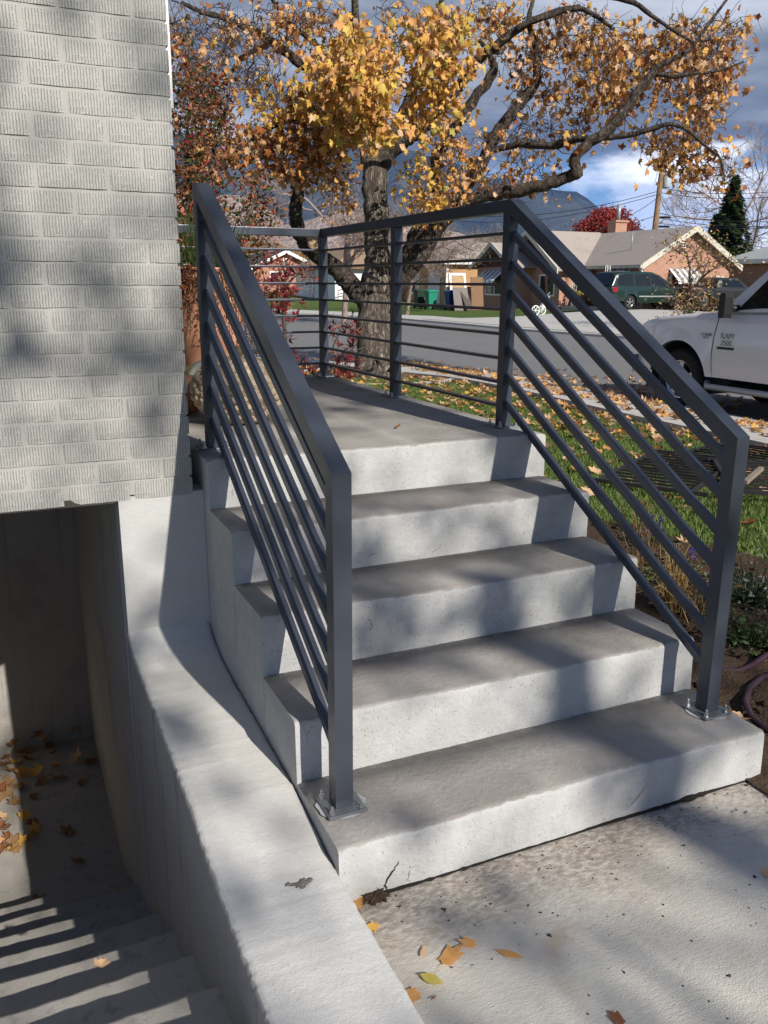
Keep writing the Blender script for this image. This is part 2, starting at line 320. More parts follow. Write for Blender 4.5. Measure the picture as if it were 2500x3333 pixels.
# ------------------------------------------------------------------ terrain
_cp = [(0, -4, 0), (2, -4, 0), (1.6, .5, 0), (3, 2.5, 0), (5, -3, -.03), (4.5, 6, -.02), (6.6, 4.6, -.05), (6.9, 8, -.05), (7, 10.5, -.05), (5.4, 12, -.05), (5, 15, -.07), (2, 7, 0), (0, 9, 0), (-6, 3, 0), (-6, -8, 0), (4, -12, 0),
       (-3, 18, -.05), (3.5, 19.5, -.1), (8.2, 4, -.16), (8.3, 8, -.16), (8.3, 11.7, -.16), (6.9, 14, -.16), (5.3, 16.5, -.16), (8, -6, -.16), (8, -20, -.16), (13, 10, -.05), (13, 22, -.1), (17.7, 19, -.1), (16.8, 25, -.1), (16.7, 34.6, -.05), (18, -10, -.1),
       (29, 33, .3), (26, 28, .3), (26, 40, .25), (24, 45, .3), (30, 20, .1), (20, 53, .5), (14, 52, .4), (8, 62, .7), (21, 69, .9), (50, 45, .5), (60, 0, .3), (45, -30, 0), (-30, 40, 0), (-20, 70, .8), (-40, -20, 0), (0, -45, 0), (30, 90, 1.8), (80, 80, 1.6), (-60, 100, 1.2), (120, 20, 1.), (90, -80, 0), (-110, 0, 0), (0, -120, 0), (60, 190, 4.), (-80, 190, 3.), (190, 120, 3.5), (200, -60, 1.)]
_cp = np.array(_cp, float)
def _U(r): return np.where(r > 1e-9, r*r*np.log(r+1e-12), 0.)
_n = len(_cp); _K = _U(np.linalg.norm(_cp[:, None, :2]-_cp[None, :, :2], axis=2))+np.eye(_n)*2.; _P = np.c_[np.ones(_n), _cp[:, :2]]
_A = np.block([[_K, _P], [_P.T, np.zeros((3, 3))]]); _w = np.linalg.solve(_A, np.r_[_cp[:, 2], 0, 0, 0])
def TZ(x, y):
    x = np.atleast_1d(np.asarray(x, float)); y = np.atleast_1d(np.asarray(y, float)); sh = x.shape; q = np.c_[x.ravel(), y.ravel()]
    r0 = np.linalg.norm(q, axis=1); sc = np.minimum(1, 170/np.maximum(r0, 1e-9)); qc = q*sc[:, None]
    z = _U(np.linalg.norm(qc[:, None]-_cp[None, :, :2], axis=2))@_w[:_n]+np.c_[np.ones(len(qc)), qc]@_w[_n:]
    return (z+np.maximum(0, r0-170)*.012).reshape(sh)
def tz(x, y): return float(TZ(x, y)[0])

# street outline, near edge then far edge
NEAR = [(7.7, -60), (7.7, -20), (7.75, 0), (7.8, 6), (7.9, 9), (7.85, 11.5), (7.5, 12.9), (6.85, 14.0), (5.35, 16.5), (3.6, 19.6), (1.0, 24.5), (-5, 36), (-16, 56), (-32, 84)]
FAR = [(18.2, -60), (18.2, -20), (18.1, 0), (18., 10), (17.9, 16), (17.7, 19.1), (17.2, 22.), (16.9, 25.), (16.7, 30), (16.5, 34.5), (14.5, 39), (8, 48), (-3, 63), (-18, 90)]
def resample(pl, n):
    pl = np.array(pl, float); d = np.r_[0, np.cumsum(np.linalg.norm(np.diff(pl, axis=0), axis=1))]; t = np.linspace(0, 1, n)
    # same parameter for both edges: vertex index based
    ti = np.linspace(0, len(pl)-1, n); return np.c_[np.interp(ti, np.arange(len(pl)), pl[:, 0]), np.interp(ti, np.arange(len(pl)), pl[:, 1])]
def strip(name, A, B, mat, dz, nlat=10, n=118, skirt=.0):
    a, b = resample(A, n), resample(B, n); P = []
    for i in range(n):
        row = [a[i]+(b[i]-a[i])*j/(nlat-1) for j in range(nlat)]; P.append([(p[0], p[1], tz(p[0], p[1])+dz) for p in row])
    mb = MB().grid(P, flip=True)
    if skirt:
        for side in (0, -1):
            Q = [[P[i][side], (P[i][side][0], P[i][side][1], P[i][side][2]-skirt)] for i in range(n)]; mb.grid(Q, smooth=False, flip=(side == -1))
    return struct(name, mb, mat)
def offset(pl, d):
    pl = np.array(pl, float); t = np.gradient(pl, axis=0); t /= np.linalg.norm(t, axis=1)[:, None]; return pl+np.c_[-t[:, 1], t[:, 0]]*d
def build_ground():
    rr = np.r_[np.linspace(.6, 20, 90), np.geomspace(20.6, 180, 60), np.geomspace(190, 6000, 24)]; aa = np.linspace(-math.pi, math.pi, 181)
    X = CAM[0]+rr[:, None]*np.sin(aa)[None]; Y = CAM[1]+rr[:, None]*np.cos(aa)[None]; Z = TZ(X, Y)-.035; V = np.c_[X.ravel(), Y.ravel(), Z.ravel()]; na = len(aa); F = []
    for i in range(len(rr)-1):
        for j in range(na-1):
            q = (i*na+j, (i+1)*na+j, (i+1)*na+j+1, i*na+j+1); c = V[list(q)].mean(0)
            if -2.3 < c[0] < 1.42 and -5. < c[1] < 3.8: continue
            F.append(q[::-1])
    o = arr_obj('ground', arrays_mesh('ground', V, F, [M_GRASS], smooth=True), kind='structure')
    strip('street', NEAR, FAR, M_ASPH, 0.)
    strip('sidewalk', offset(NEAR, 1.5), offset(NEAR, .02), M_WALK, .075, 4, skirt=.16)
    strip('sidewalk', offset(FAR, -.02), offset(FAR, -2.0), M_WALK, .075, 4, skirt=.16)
    # driveway across the street
    mb = MB(); A = [(17.9, 18.), (20.5, 20), (24, 22.5), (28.6, 24)]; B = [(16.9, 33.), (20.5, 31.), (24, 31.6), (28.6, 32.2)]; P = [[(a[0]+(b[0]-a[0])*j/8, a[1]+(b[1]-a[1])*j/8) for j in range(9)] for a, b in zip(resample(A, 12), resample(B, 12))]
    mb.grid([[(x, y, tz(x, y)+.09) for x, y in r] for r in P], flip=True); struct('driveway', mb, M_WALK)
build_ground()
print('ground done')

# ------------------------------------------------------------------ concrete steps, landing, slab
ZT = [0, .169, .3586, .5555, .7415, .925]; YT = [None, 0., .3242, .6408, .9599, 1.2797, 3.93]; SW = 1.464
def jit(a): return (random.random()-.5)*2*a
def step_mesh(k):
    y0, y1, z1 = YT[k], YT[k+1], ZT[k]; zb = -.12; r = .016; n = 56 if k < 5 else 56; mb = MB(); xs = np.linspace(0, SW, n+1); rows = []
    ph = random.random()*9; last = (k == 5)
    for i, x in enumerate(xs):
        e = .0035*math.sin(x*5+ph)+.002*math.sin(x*17+ph*2)+jit(.0016); h = .002*math.sin(x*4+ph*1.7)+jit(.0012)
        chip = .012 if random.random() < .03 else 0.
        pr = [(y0+e*.5, zb), (y0+e*.6, (zb+z1)*.5), (y0+e, z1-r-chip)]
        for a in (22, 45, 68): pr.append((y0+e+r*(1-math.cos(math.radians(a)))+chip*.4, z1-r+r*math.sin(math.radians(a))+h-chip*.6))
        pr += [(y0+r+.004+e, z1+h), ((y0+y1)*.5, z1+h*.6), (y1-.001, z1), (y1-.001, zb)]
        if i in (0, n): pr = [(p[0]+(.006 if 1 < q < 7 else 0), p[1]-(.005 if 3 <= q < 9 else 0)) for q, p in enumerate(pr)]
        rows.append([(x, p[0], p[1]) for p in pr])
    mb.grid(rows, smooth=True, flip=True)
    m = len(rows[0]); mb.add(rows[0], [tuple(range(m))], 0); mb.add(rows[-1], [tuple(range(m-1, -1, -1))], 0)
    return mb
steps = thing('concrete_steps', (.73, 0, 0), 'five concrete porch steps with grey treads and white painted risers', 'steps')
for k in range(1, 5): part('step', step_mesh(k), M_STAIR, steps)
landing = part('landing', step_mesh(5), M_STAIR, steps)
def crack(pts, w, parent, proud=(0, -.0015, 0)):
    """a narrow dark ribbon following a hairline crack"""
    P = []; pts = [np.array(p, float)+np.array(proud) for p in pts]; fine = []
    for a, b in zip(pts[:-1], pts[1:]):
        for t in np.linspace(0, 1, 5)[:-1]: fine.append(a+(b-a)*t+np.array((jit(.004), 0, jit(.004))))
    fine.append(pts[-1])
    for i, p in enumerate(fine):
        ww = w*(.35+.65*math.sin(math.pi*(i+.6)/(len(fine)+.2)))*random.uniform(.6, 1.2); d = fine[min(i+1, len(fine)-1)]-fine[max(i-1, 0)]; nrm = np.array((-d[2], 0, d[0])); nrm /= np.linalg.norm(nrm)+1e-9
        P.append([p-nrm*ww/2, p+nrm*ww/2])
    return part('crack', MB().grid(P, smooth=False), M_DARK, parent)
crack([(.13, 0, .005), (.125, 0, .03), (.15, 0, .06), (.165, 0, .085)], .006, steps)
crack([(.19, 0, .02), (.2, 0, .05), (.2, 0, .07)], .0022, steps); crack([(.92, 0, .03), (.96, 0, .06), (.99, 0, .10)], .0018, steps); crack([(1.40, 0, .05), (1.385, 0, .09), (1.37, 0, .12)], .002, steps)
crack([(.30, YT[4], .575), (.38, YT[4], .595), (.47, YT[4], .588), (.52, YT[4], .6)], .0022, steps); crack([(.62, YT[4], .60), (.67, YT[4], .585), (.74, YT[4], .575), (.78, YT[4], .585)], .0022, steps)
crack([(.35, YT[3], .50), (.37, YT[3], .47), (.36, YT[3], .45)], .0018, steps); crack([(.56, YT[2], .185), (.60, YT[2], .20), (.63, YT[2], .185)], .003, steps)
# dark joint of soil where the bottom step meets the slab
mb = MB(); P = []
for x in np.linspace(.1, 1.47, 80):
    w = .004+.009*max(0, math.sin(x*7)+.4*math.sin(x*23))*random.random(); P.append([(x, -.004-w, .0045), (x, .004, .0045+w*.6)])
part('joint', mb.grid(P, smooth=False), M_DARK, steps)
# broken pocket at the bottom left corner of the steps
mb = MB()
for i in range(26): mb.add([np.array((.095+jit(.035), -.018+jit(.02), .004+random.random()*.012))+np.array(q)*random.uniform(.004, .012) for q in ((-1, -.4, 0), (1, -.6, .2), (.5, .9, .5), (-.6, .6, .8))], [(0, 1, 2), (0, 2, 3), (1, 3, 2), (0, 3, 1)])
part('rubble', mb, [M_DIRT], steps, kind='stuff')

slab = MB(); nx, ny = 60, 50
for (xa, xb, ya, yb) in ((-.02, 1.488, -5., .0), (-1.7, -.02, -5., -.97), (-2.4, -1.7, -5., -.97), (-2.4, -1.921, -.97, 1.36)):
    P = [[(x, y, .0012*math.sin(x*3+y*2)) for x in np.linspace(xa, xb, 20)] for y in np.linspace(ya, yb, 24)]
    slab.grid(P)
    slab.prism([(xa, ya), (xb, ya), (xb, yb), (xa, yb)], 2, -.14, -.004)
struct('pavement', slab, M_SLAB)

# ------------------------------------------------------------------ retaining wall beside the basement stair
def wall_top(y):
    return float(np.interp(y, [-1.2, -.5, .05, .35, .7, 1.0, 1.15, 1.26, 1.33, 1.372], [.098, .10, .108, .15, .168, .178, .192, .215, .245, .275]))
rows = []
for i, y in enumerate(np.linspace(-.98, 1.372, 200)):
    z = wall_top(y)+.001*math.sin(y*9)+jit(.0006); e = .0012*math.sin(y*23)+jit(.003); xl = -.300-.003*math.sin(y*1.7)-.013*max(0., (y-.9)/.47)**2
    rows.append([(xl-.012, y, -1.7), (xl-.006+jit(.002), y, -.6), (xl, y, z-.05), (xl+e*.4, y, z-.018), (xl+.006+e, y, z-.005), (xl+.02+e*.6, y, z+.0008), (-.15, y, z+.003+jit(.0006)), (-.022, y, z), (-.006+jit(.0015), y, z-.006), (.002, y, z-.03), (.003, y, -.3)])
mb = MB(); mb.grid([[p for p in r] for r in rows], smooth=True, flip=True)
mb.add(rows[0], [tuple(range(len(rows[0])))])
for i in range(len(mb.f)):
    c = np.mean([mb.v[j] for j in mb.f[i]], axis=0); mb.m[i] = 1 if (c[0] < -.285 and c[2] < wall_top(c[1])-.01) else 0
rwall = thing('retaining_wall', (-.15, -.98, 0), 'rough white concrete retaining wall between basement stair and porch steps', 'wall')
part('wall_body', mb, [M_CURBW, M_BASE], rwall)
mb = MB()   # weathered patches where the paint has flaked off
def blob(mb, c, r, n=26, z=.0):
    pts = [(c[0], c[1], wall_top(c[1])+.006)]
    for i in range(n): a = 2*math.pi*i/n; q = r*random.uniform(.45, 1.1); x, y = c[0]+q*1.3*math.cos(a), c[1]+q*math.sin(a); pts.append((x, y, wall_top(y)+.0042+jit(.0012)))
    mb.add(pts, [(0, i+1, (i+1) % n+1) for i in range(n)])
blob(mb, (-.105, -.01, 0), .020); blob(mb, (-.135, .0, 0), .009); blob(mb, (-.08, -.005, 0), .008)
part('paint_chip', mb, [plain('flaked_patch', (.17, .155, .14), .95, bump=.6, bsc=140, var=.4, sc=60)], rwall)

# ------------------------------------------------------------------ basement stair
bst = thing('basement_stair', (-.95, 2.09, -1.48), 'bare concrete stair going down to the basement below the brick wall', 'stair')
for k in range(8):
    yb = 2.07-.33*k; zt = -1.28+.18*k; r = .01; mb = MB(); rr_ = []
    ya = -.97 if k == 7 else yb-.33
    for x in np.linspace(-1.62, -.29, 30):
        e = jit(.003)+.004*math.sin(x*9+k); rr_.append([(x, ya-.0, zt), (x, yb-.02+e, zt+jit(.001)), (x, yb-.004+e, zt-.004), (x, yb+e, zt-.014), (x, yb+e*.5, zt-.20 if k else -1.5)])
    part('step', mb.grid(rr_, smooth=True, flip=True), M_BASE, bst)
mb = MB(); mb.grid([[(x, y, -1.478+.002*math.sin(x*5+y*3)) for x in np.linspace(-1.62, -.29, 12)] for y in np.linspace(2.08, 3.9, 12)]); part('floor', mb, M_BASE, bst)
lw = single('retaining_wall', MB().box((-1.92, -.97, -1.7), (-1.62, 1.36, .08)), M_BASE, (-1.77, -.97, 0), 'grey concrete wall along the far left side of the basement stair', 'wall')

# ------------------------------------------------------------------ the house
BX, BY, BZ = -.0406, 1.369, .806
house = thing('brick_house', (-2, 3, 0), 'house corner of painted light grey rug-face brick above white foundation', 'house')
part('foundation', MB().box((-.309, BY+.003, -1.7), (-.0008, BY+.12, BZ-.012)), M_WALLW, house); part('basement_side', MB().box((-.3095, BY+.12, -1.7), (BX-.004, 5.6, BZ-.012)), M_BASE, house)  # recess side and back wall take darker concrete to deepen their shade
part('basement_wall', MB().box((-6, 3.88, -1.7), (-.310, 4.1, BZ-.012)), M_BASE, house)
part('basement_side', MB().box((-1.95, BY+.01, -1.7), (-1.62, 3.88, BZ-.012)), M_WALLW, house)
mort = part('wall', MB().box((-6, BY+.0028, BZ-.005), (BX-.008, 9., 3.4)), M_MORTAR, house)
part('lintel', MB().box((-2.2, BY+.001, BZ-.03), (-.322, BY+.10, BZ-.004)), plain('dark_steel_lintel', (.05, .045, .04), .7), house)
def brick_mesh(L, seed):
    random.seed(seed); mb = MB(); h = .0645; d = .05; c = .0022; nx_ = 8; nz_ = 3
    P = [[(L*i/nx_+(jit(.0012) if 0 < i < nx_ else 0), -.0+jit(.0012), h*j/nz_+(jit(.001) if 0 < j < nz_ else jit(.0008))) for j in range(nz_+1)] for i in range(nx_+1)]
    for i in (0, nx_):
        for j in range(nz_+1): x, y, z = P[i][j]; P[i][j] = (x+(c if i == 0 else -c)*.3, y+c*.7, z)
    for i in range(nx_+1):
        for j in (0, nz_): x, y, z = P[i][j]; P[i][j] = (x, y+c*.5, z)
    mb.grid(P, smooth=False, flip=False)
    per = [P[i][0] for i in range(nx_+1)]+[P[nx_][j] for j in range(1, nz_+1)]+[P[i][nz_] for i in range(nx_-1, -1, -1)]+[P[0][j] for j in range(nz_-1, 0, -1)]
    back = [(p[0], d, p[2]) for p in per]; n = len(per); mb.add(per+back, [(i, (i+1) % n, (i+1) % n+n, i+n) for i in range(n)])
    return mesh_of('brick', mb, M_BRICK)
BM = {'s': [brick_mesh(.212, 100+i) for i in range(6)], 'h': [brick_mesh(.102, 200+i) for i in range(4)], 'side': [brick_mesh(.102, 300+i) for i in range(2)]}
random.seed(11); CH = .0752
def put_brick(me, loc, rz=0, sx=1.):
    o = link(bpy.data.objects.new('brick', me)); o.parent = house; o.location = tuple(np.array(loc)-ORIG[house.name]); o.rotation_euler = (jit(.006), 0, rz); o.scale = (sx, 1, 1); return o
for r in range(24):
    z = BZ+.003+CH*r-(.026 if r == 0 else 0)+(0 if r == 0 else -.026); 
    x = BX
    first = 'h' if r % 2 else 's'; k = 0
    while x > -1.75:
        t = first if k == 0 else 's'; L = .102 if t == 'h' else .212
        put_brick(random.choice(BM[t]), (x-L+jit(.0015), BY-.0015+jit(.0018), z+jit(.0015)))
        x -= L+.0125; k += 1
# white trim of the front window round the corner
wf = part('window_trim', MB().bbox((BX-.01, 1.50, 2.125), (BX+.034, 1.59, 3.2), .004), M_WPAINT, house)
ORIG[wf.name] = ORIG[house.name]
part('pane', MB().box((BX-.009, 1.59, 2.14), (BX+.012, 2.8, 3.2)), plain('window_glass', (.03, .035, .04), .08, 0, .6, .05), wf)
part('roof', MB().prism([(-7, 3.4), (.55, 3.4), (.55, 3.52), (-3.2, 5.), (-7, 3.6)], 1, BY-.6, 9.6), mk_shingle('grey_shingle', (.16, .15, .14), (.24, .23, .21)), house)

# ------------------------------------------------------------------ railings
XL, XR, PS = .049, 1.3594, .0502; YF, YTP, YM, YC = .1493, 1.4773, 2.6135, 3.7588; ZF, ZTOP = 1.098, 1.886
SL = (ZTOP-ZF)/(YTP-YF); VT = .05/math.cos(math.atan(SL))
M_PLATE = plain('galvanised_plate', (.17, .18, .195), .4, .5, .5, .2, 30.)
def rbox(a, b, c=.003): return MB().bbox(a, b, c)
def plate(parent, x, y, z, w=.112):
    p = part('base_plate', MB().bbox((x-w/2, y-w/2, z+.001), (x+w/2, y+w/2, z+.0095), .003), M_PLATE, parent)
    for sx, sy in ((-1, -1), (1, -1), (-1, 1), (1, 1)):
        bx_, by_ = x+sx*w*.37, y+sy*w*.37; b = MB().lathe([(.010, 0), (.010, .003), (.0075, .003), (.0075, .011), (.004, .0125), (.004, .022), (.0035, .023)], (bx_, by_, z+.0095), 8, smooth=False); part('anchor_bolt', b, M_STEEL, p)
    mb = MB(); blobp = [(x+(w*.60+jit(.006))*math.cos(a), y+(w*.60+jit(.006))*math.sin(a), z+.0022) for a in np.linspace(0, 2*math.pi, 19)[:-1]]   # pale grout skim squeezed out under the plate
    mb.add([(x, y, z+.0026)]+blobp, [(0, i+1, (i+1) % 18+1) for i in range(18)]); part('grout', mb, M_WALLW, p)
def stair_rail(parent, x, top_end):
    part('post', MB().prism([(YF, ZT[1]+.009), (YF+PS, ZT[1]+.009), (YF+PS, ZF+PS*SL-VT), (YF, ZF)], 0, x, x+PS), M_RAIL, parent); plate(parent, x+PS/2, YF+PS/2, ZT[1])
    e = YTP+PS if top_end else YTP
    poly = [(YF, ZF), (YF+PS, ZF+PS*SL-VT), (YTP, ZTOP-VT)] + ([(YTP+PS, ZTOP-VT+.012), (YTP+PS, ZTOP)] if top_end else []) + [(YTP, ZTOP)]
    part('top_rail', MB().prism(poly, 0, x-.0004, x+PS+.0004), M_RAIL, parent)
    for k in range(7):
        z1 = 1.747-.1185*k; z0 = 1.0128-.1148*k
        part('bar', MB().beam((x+PS/2, YF+PS-.002, z0), (x+PS/2, YTP+.002, z1), .0235, .0262), M_RAIL, parent)
    part('post', rbox((x, YTP, ZT[5]+.009), (x+PS, YTP+PS, ZTOP-VT+.012 if top_end else ZTOP-.05)), M_RAIL, parent); plate(parent, x+PS/2, YTP+PS/2, ZT[5])
lrail = thing('stair_railing', (XL+PS/2, YF+PS/2, ZT[1]), 'dark grey steel stair railing on the house side of the steps', 'railing'); stair_rail(lrail, XL, True)
rrail = thing('porch_railing', (XR+PS/2, YF+PS/2, ZT[1]), 'dark grey steel railing down the lawn side of the steps and round the landing', 'railing'); stair_rail(rrail, XR, False)
part('top_rail', rbox((XR-.0004, YTP, ZTOP-.05), (XR+PS+.0004, YC+PS, ZTOP)), M_RAIL, rrail)
part('top_rail', rbox((.0, YC, ZTOP-.0496), (XR-.001, YC+PS, ZTOP-.0004)), M_RAIL, rrail)
for (x, y) in ((XR, YM), (XR, YC), (.005, YC)):
    part('post', rbox((x, y, ZT[5]+.009), (x+PS, y+PS, ZTOP-.0502)), M_RAIL, rrail); plate(rrail, x+PS/2, y+PS/2, ZT[5])
for k in range(8):
    z = ZTOP-.1335-.105*k; bw, bh = .034, .0127
    for ya, yb in ((YTP+PS, YM), (YM+PS, YC)): part('bar', rbox((XR+.009, ya-.001, z-bh/2), (XR+.009+bw, yb+.001, z+bh/2), .002), M_RAIL, rrail)
    part('bar', rbox((.005+PS-.001, YC+.009, z-bh/2), (XR+.001, YC+.009+bw, z+bh/2), .002), M_RAIL, rrail)
print('porch done')

# ------------------------------------------------------------------ leaves and twigs
_ang = [-90, -62, -38, -14, 8, 36, 58, 90, 122, 144, 172, 194, 218, 242]; _rad = [.30, .28, .44, .35, .37, .56, .34, .61, .34, .56, .37, .35, .44, .28]
MAPLE = np.array([(0, 0, 0)]+[(r*math.cos(math.radians(a)), r*math.sin(math.radians(a)), 0) for a, r in zip(_ang, _rad)])
MAPLE_F = np.array([(0, i+1, (i+1) % 14+1) for i in range(14)])
OVAL = np.array([(0, -.5, 0), (.2, -.2, 0), (.24, .1, 0), (0, .55, 0), (-.24, .1, 0), (-.2, -.2, 0)]); OVAL_F = np.array([(0, 1, 5), (1, 2, 5), (5, 2, 4), (2, 3, 4)])
PALM = np.array([(0, 0, 0)]+[((.62 if i % 2 else .13)*math.cos(math.radians(-60+i*30)), (.62 if i % 2 else .13)*math.sin(math.radians(-60+i*30)), 0) for i in range(11)]); PALM_F = np.array([(0, i+1, i+2) for i in range(10)])
def rotm(n, up=.0, tilt=1.):
    """n random leaf frames; up 0..1 biases the normals to the sky"""
    nrm = RNG.normal(size=(n, 3)); nrm[:, 2] = np.abs(nrm[:, 2])+up*2.5; nrm /= np.linalg.norm(nrm, axis=1)[:, None]
    a = RNG.normal(size=(n, 3)); a -= nrm*(a*nrm).sum(1)[:, None]; a /= np.linalg.norm(a, axis=1)[:, None]; b = np.cross(nrm, a); return np.stack([a, b, nrm], axis=2)
def rot_hang(n, sp=.5):
    y = RNG.normal(size=(n, 3))*sp+np.array((0, 0, -1.)); y /= np.linalg.norm(y, axis=1)[:, None]; a = RNG.normal(size=(n, 3)); a -= y*(a*y).sum(1)[:, None]; a /= np.linalg.norm(a, axis=1)[:, None]; return np.stack([a, y, np.cross(a, y)], axis=2)
def leaf_arrays(P, size, shape, faces, up=.2, curl=.5, R=None):
    n = len(P); R = rotm(n, up) if R is None else R; size = np.broadcast_to(np.asarray(size, float), (n,))
    base = np.repeat(shape[None], n, 0).copy(); base[:, :, 0] *= RNG.uniform(.6, 1.05, size=(n, 1)); base[:, :, :2] *= RNG.uniform(.88, 1.12, size=base[:, :, :2].shape); cu = RNG.uniform(-.3, 1., size=(n, 1))*curl; r2 = (base[:, :, 0]**2+base[:, :, 1]**2)
    base[:, :, 2] = cu*r2*1.9+RNG.normal(0, .07, size=base.shape[:2])+RNG.uniform(0, .5, size=(n, 1))*curl*np.abs(base[:, :, 0])
    V = np.einsum('nij,nkj->nki', R, base*size[:, None, None])+P[:, None]; m = len(shape)
    F = (faces[None]+np.arange(n)[:, None, None]*m); return V.reshape(-1, 3), F.reshape(-1, 3), len(faces)
def leaf_cloud(name, P, size, pal, parent=None, shape=MAPLE, faces=MAPLE_F, up=.2, curl=.5, kind='stuff', wts=None, hang=0.):
    V, F, k = leaf_arrays(np.asarray(P), size, shape, faces, up, curl, rot_hang(len(P), hang) if hang else None); idx = RNG.choice(len(pal), size=len(P), p=wts) if not hasattr(pal, 'shape') else pal
    return V, F, np.repeat(idx, k)
def twig_net(nodes, pts, r0, r1, sag=.0, jitter=.12, seg=3):
    """grow twigs from a skeleton to every target point; returns tubes (pts, radii) and twig tips"""
    nodes = [np.asarray(p) for p in nodes]; cap = len(nodes)+len(pts)*seg+5; A = np.zeros((cap, 3)); A[:len(nodes)] = nodes; cnt = len(nodes)
    d0 = np.array([np.min(np.linalg.norm(A[:cnt]-p, axis=1)) for p in pts]); tubes = []
    for i in np.argsort(d0):
        p = pts[i]; dd = np.linalg.norm(A[:cnt]-p, axis=1); j = int(np.argmin(dd)); a = A[j]; L = dd[j]; path = [a]
        for s_ in range(1, seg+1):
            t = s_/seg; q = a+(p-a)*t+RNG.normal(size=3)*L*jitter*(1 if s_ < seg else 0)+np.array((0, 0, -sag*L*math.sin(math.pi*t))); path.append(q); A[cnt] = q; cnt += 1
        k = min(1., L/1.2); tubes.append((path, [r1+(r0-r1)*k*(1-t)+.0008 for t in np.linspace(0, 1, seg+1)]))
    return tubes
def tubes_mesh(tubes, n=3):
    V = []; F = []; b = 0
    for path, rad in tubes:
        P = np.asarray(path); m = len(P); d = np.gradient(P, axis=0); d /= np.linalg.norm(d, axis=1)[:, None]+1e-9
        a = np.cross(d, (.31, .17, .93)); a /= np.linalg.norm(a, axis=1)[:, None]+1e-9; c = np.cross(d, a)
        for j in range(n): t = 2*math.pi*j/n; V.append(P+np.asarray(rad)[:, None]*(math.cos(t)*a+math.sin(t)*c))
        for i in range(m-1):
            for j in range(n): j2 = (j+1) % n; F.append((b+j*m+i, b+j2*m+i, b+j2*m+i+1, b+j*m+i+1))
        b += m*n
    return np.concatenate(V), np.array(F)
def limb(pl, wob=.15):
    """limb given as (u, v, depth, half width in px) stations -> smooth tube"""
    P = np.array([at(u, v, t) for u, v, t, r in pl]); R = np.array([r*t/FPX for u, v, t, r in pl]); n = (len(pl)-1)*5+1; ti = np.linspace(0, len(pl)-1, n); idx = np.arange(len(pl))
    def cr(Y):   # catmull-rom
        out = []
        for t in ti:
            i = min(int(t), len(pl)-2); f = t-i; p0, p1, p2, p3 = Y[max(i-1, 0)], Y[i], Y[i+1], Y[min(i+2, len(pl)-1)]
            out.append(.5*((2*p1)+(-p0+p2)*f+(2*p0-5*p1+4*p2-p3)*f*f+(-p0+3*p1-3*p2+p3)*f**3))
        return np.array(out)
    Q = cr(P); RR = np.maximum(cr(R), .004); Q += RNG.normal(size=Q.shape)*RR[:, None]*wob; RR = RR*RNG.uniform(.92, 1.08, size=len(RR)); return Q, RR

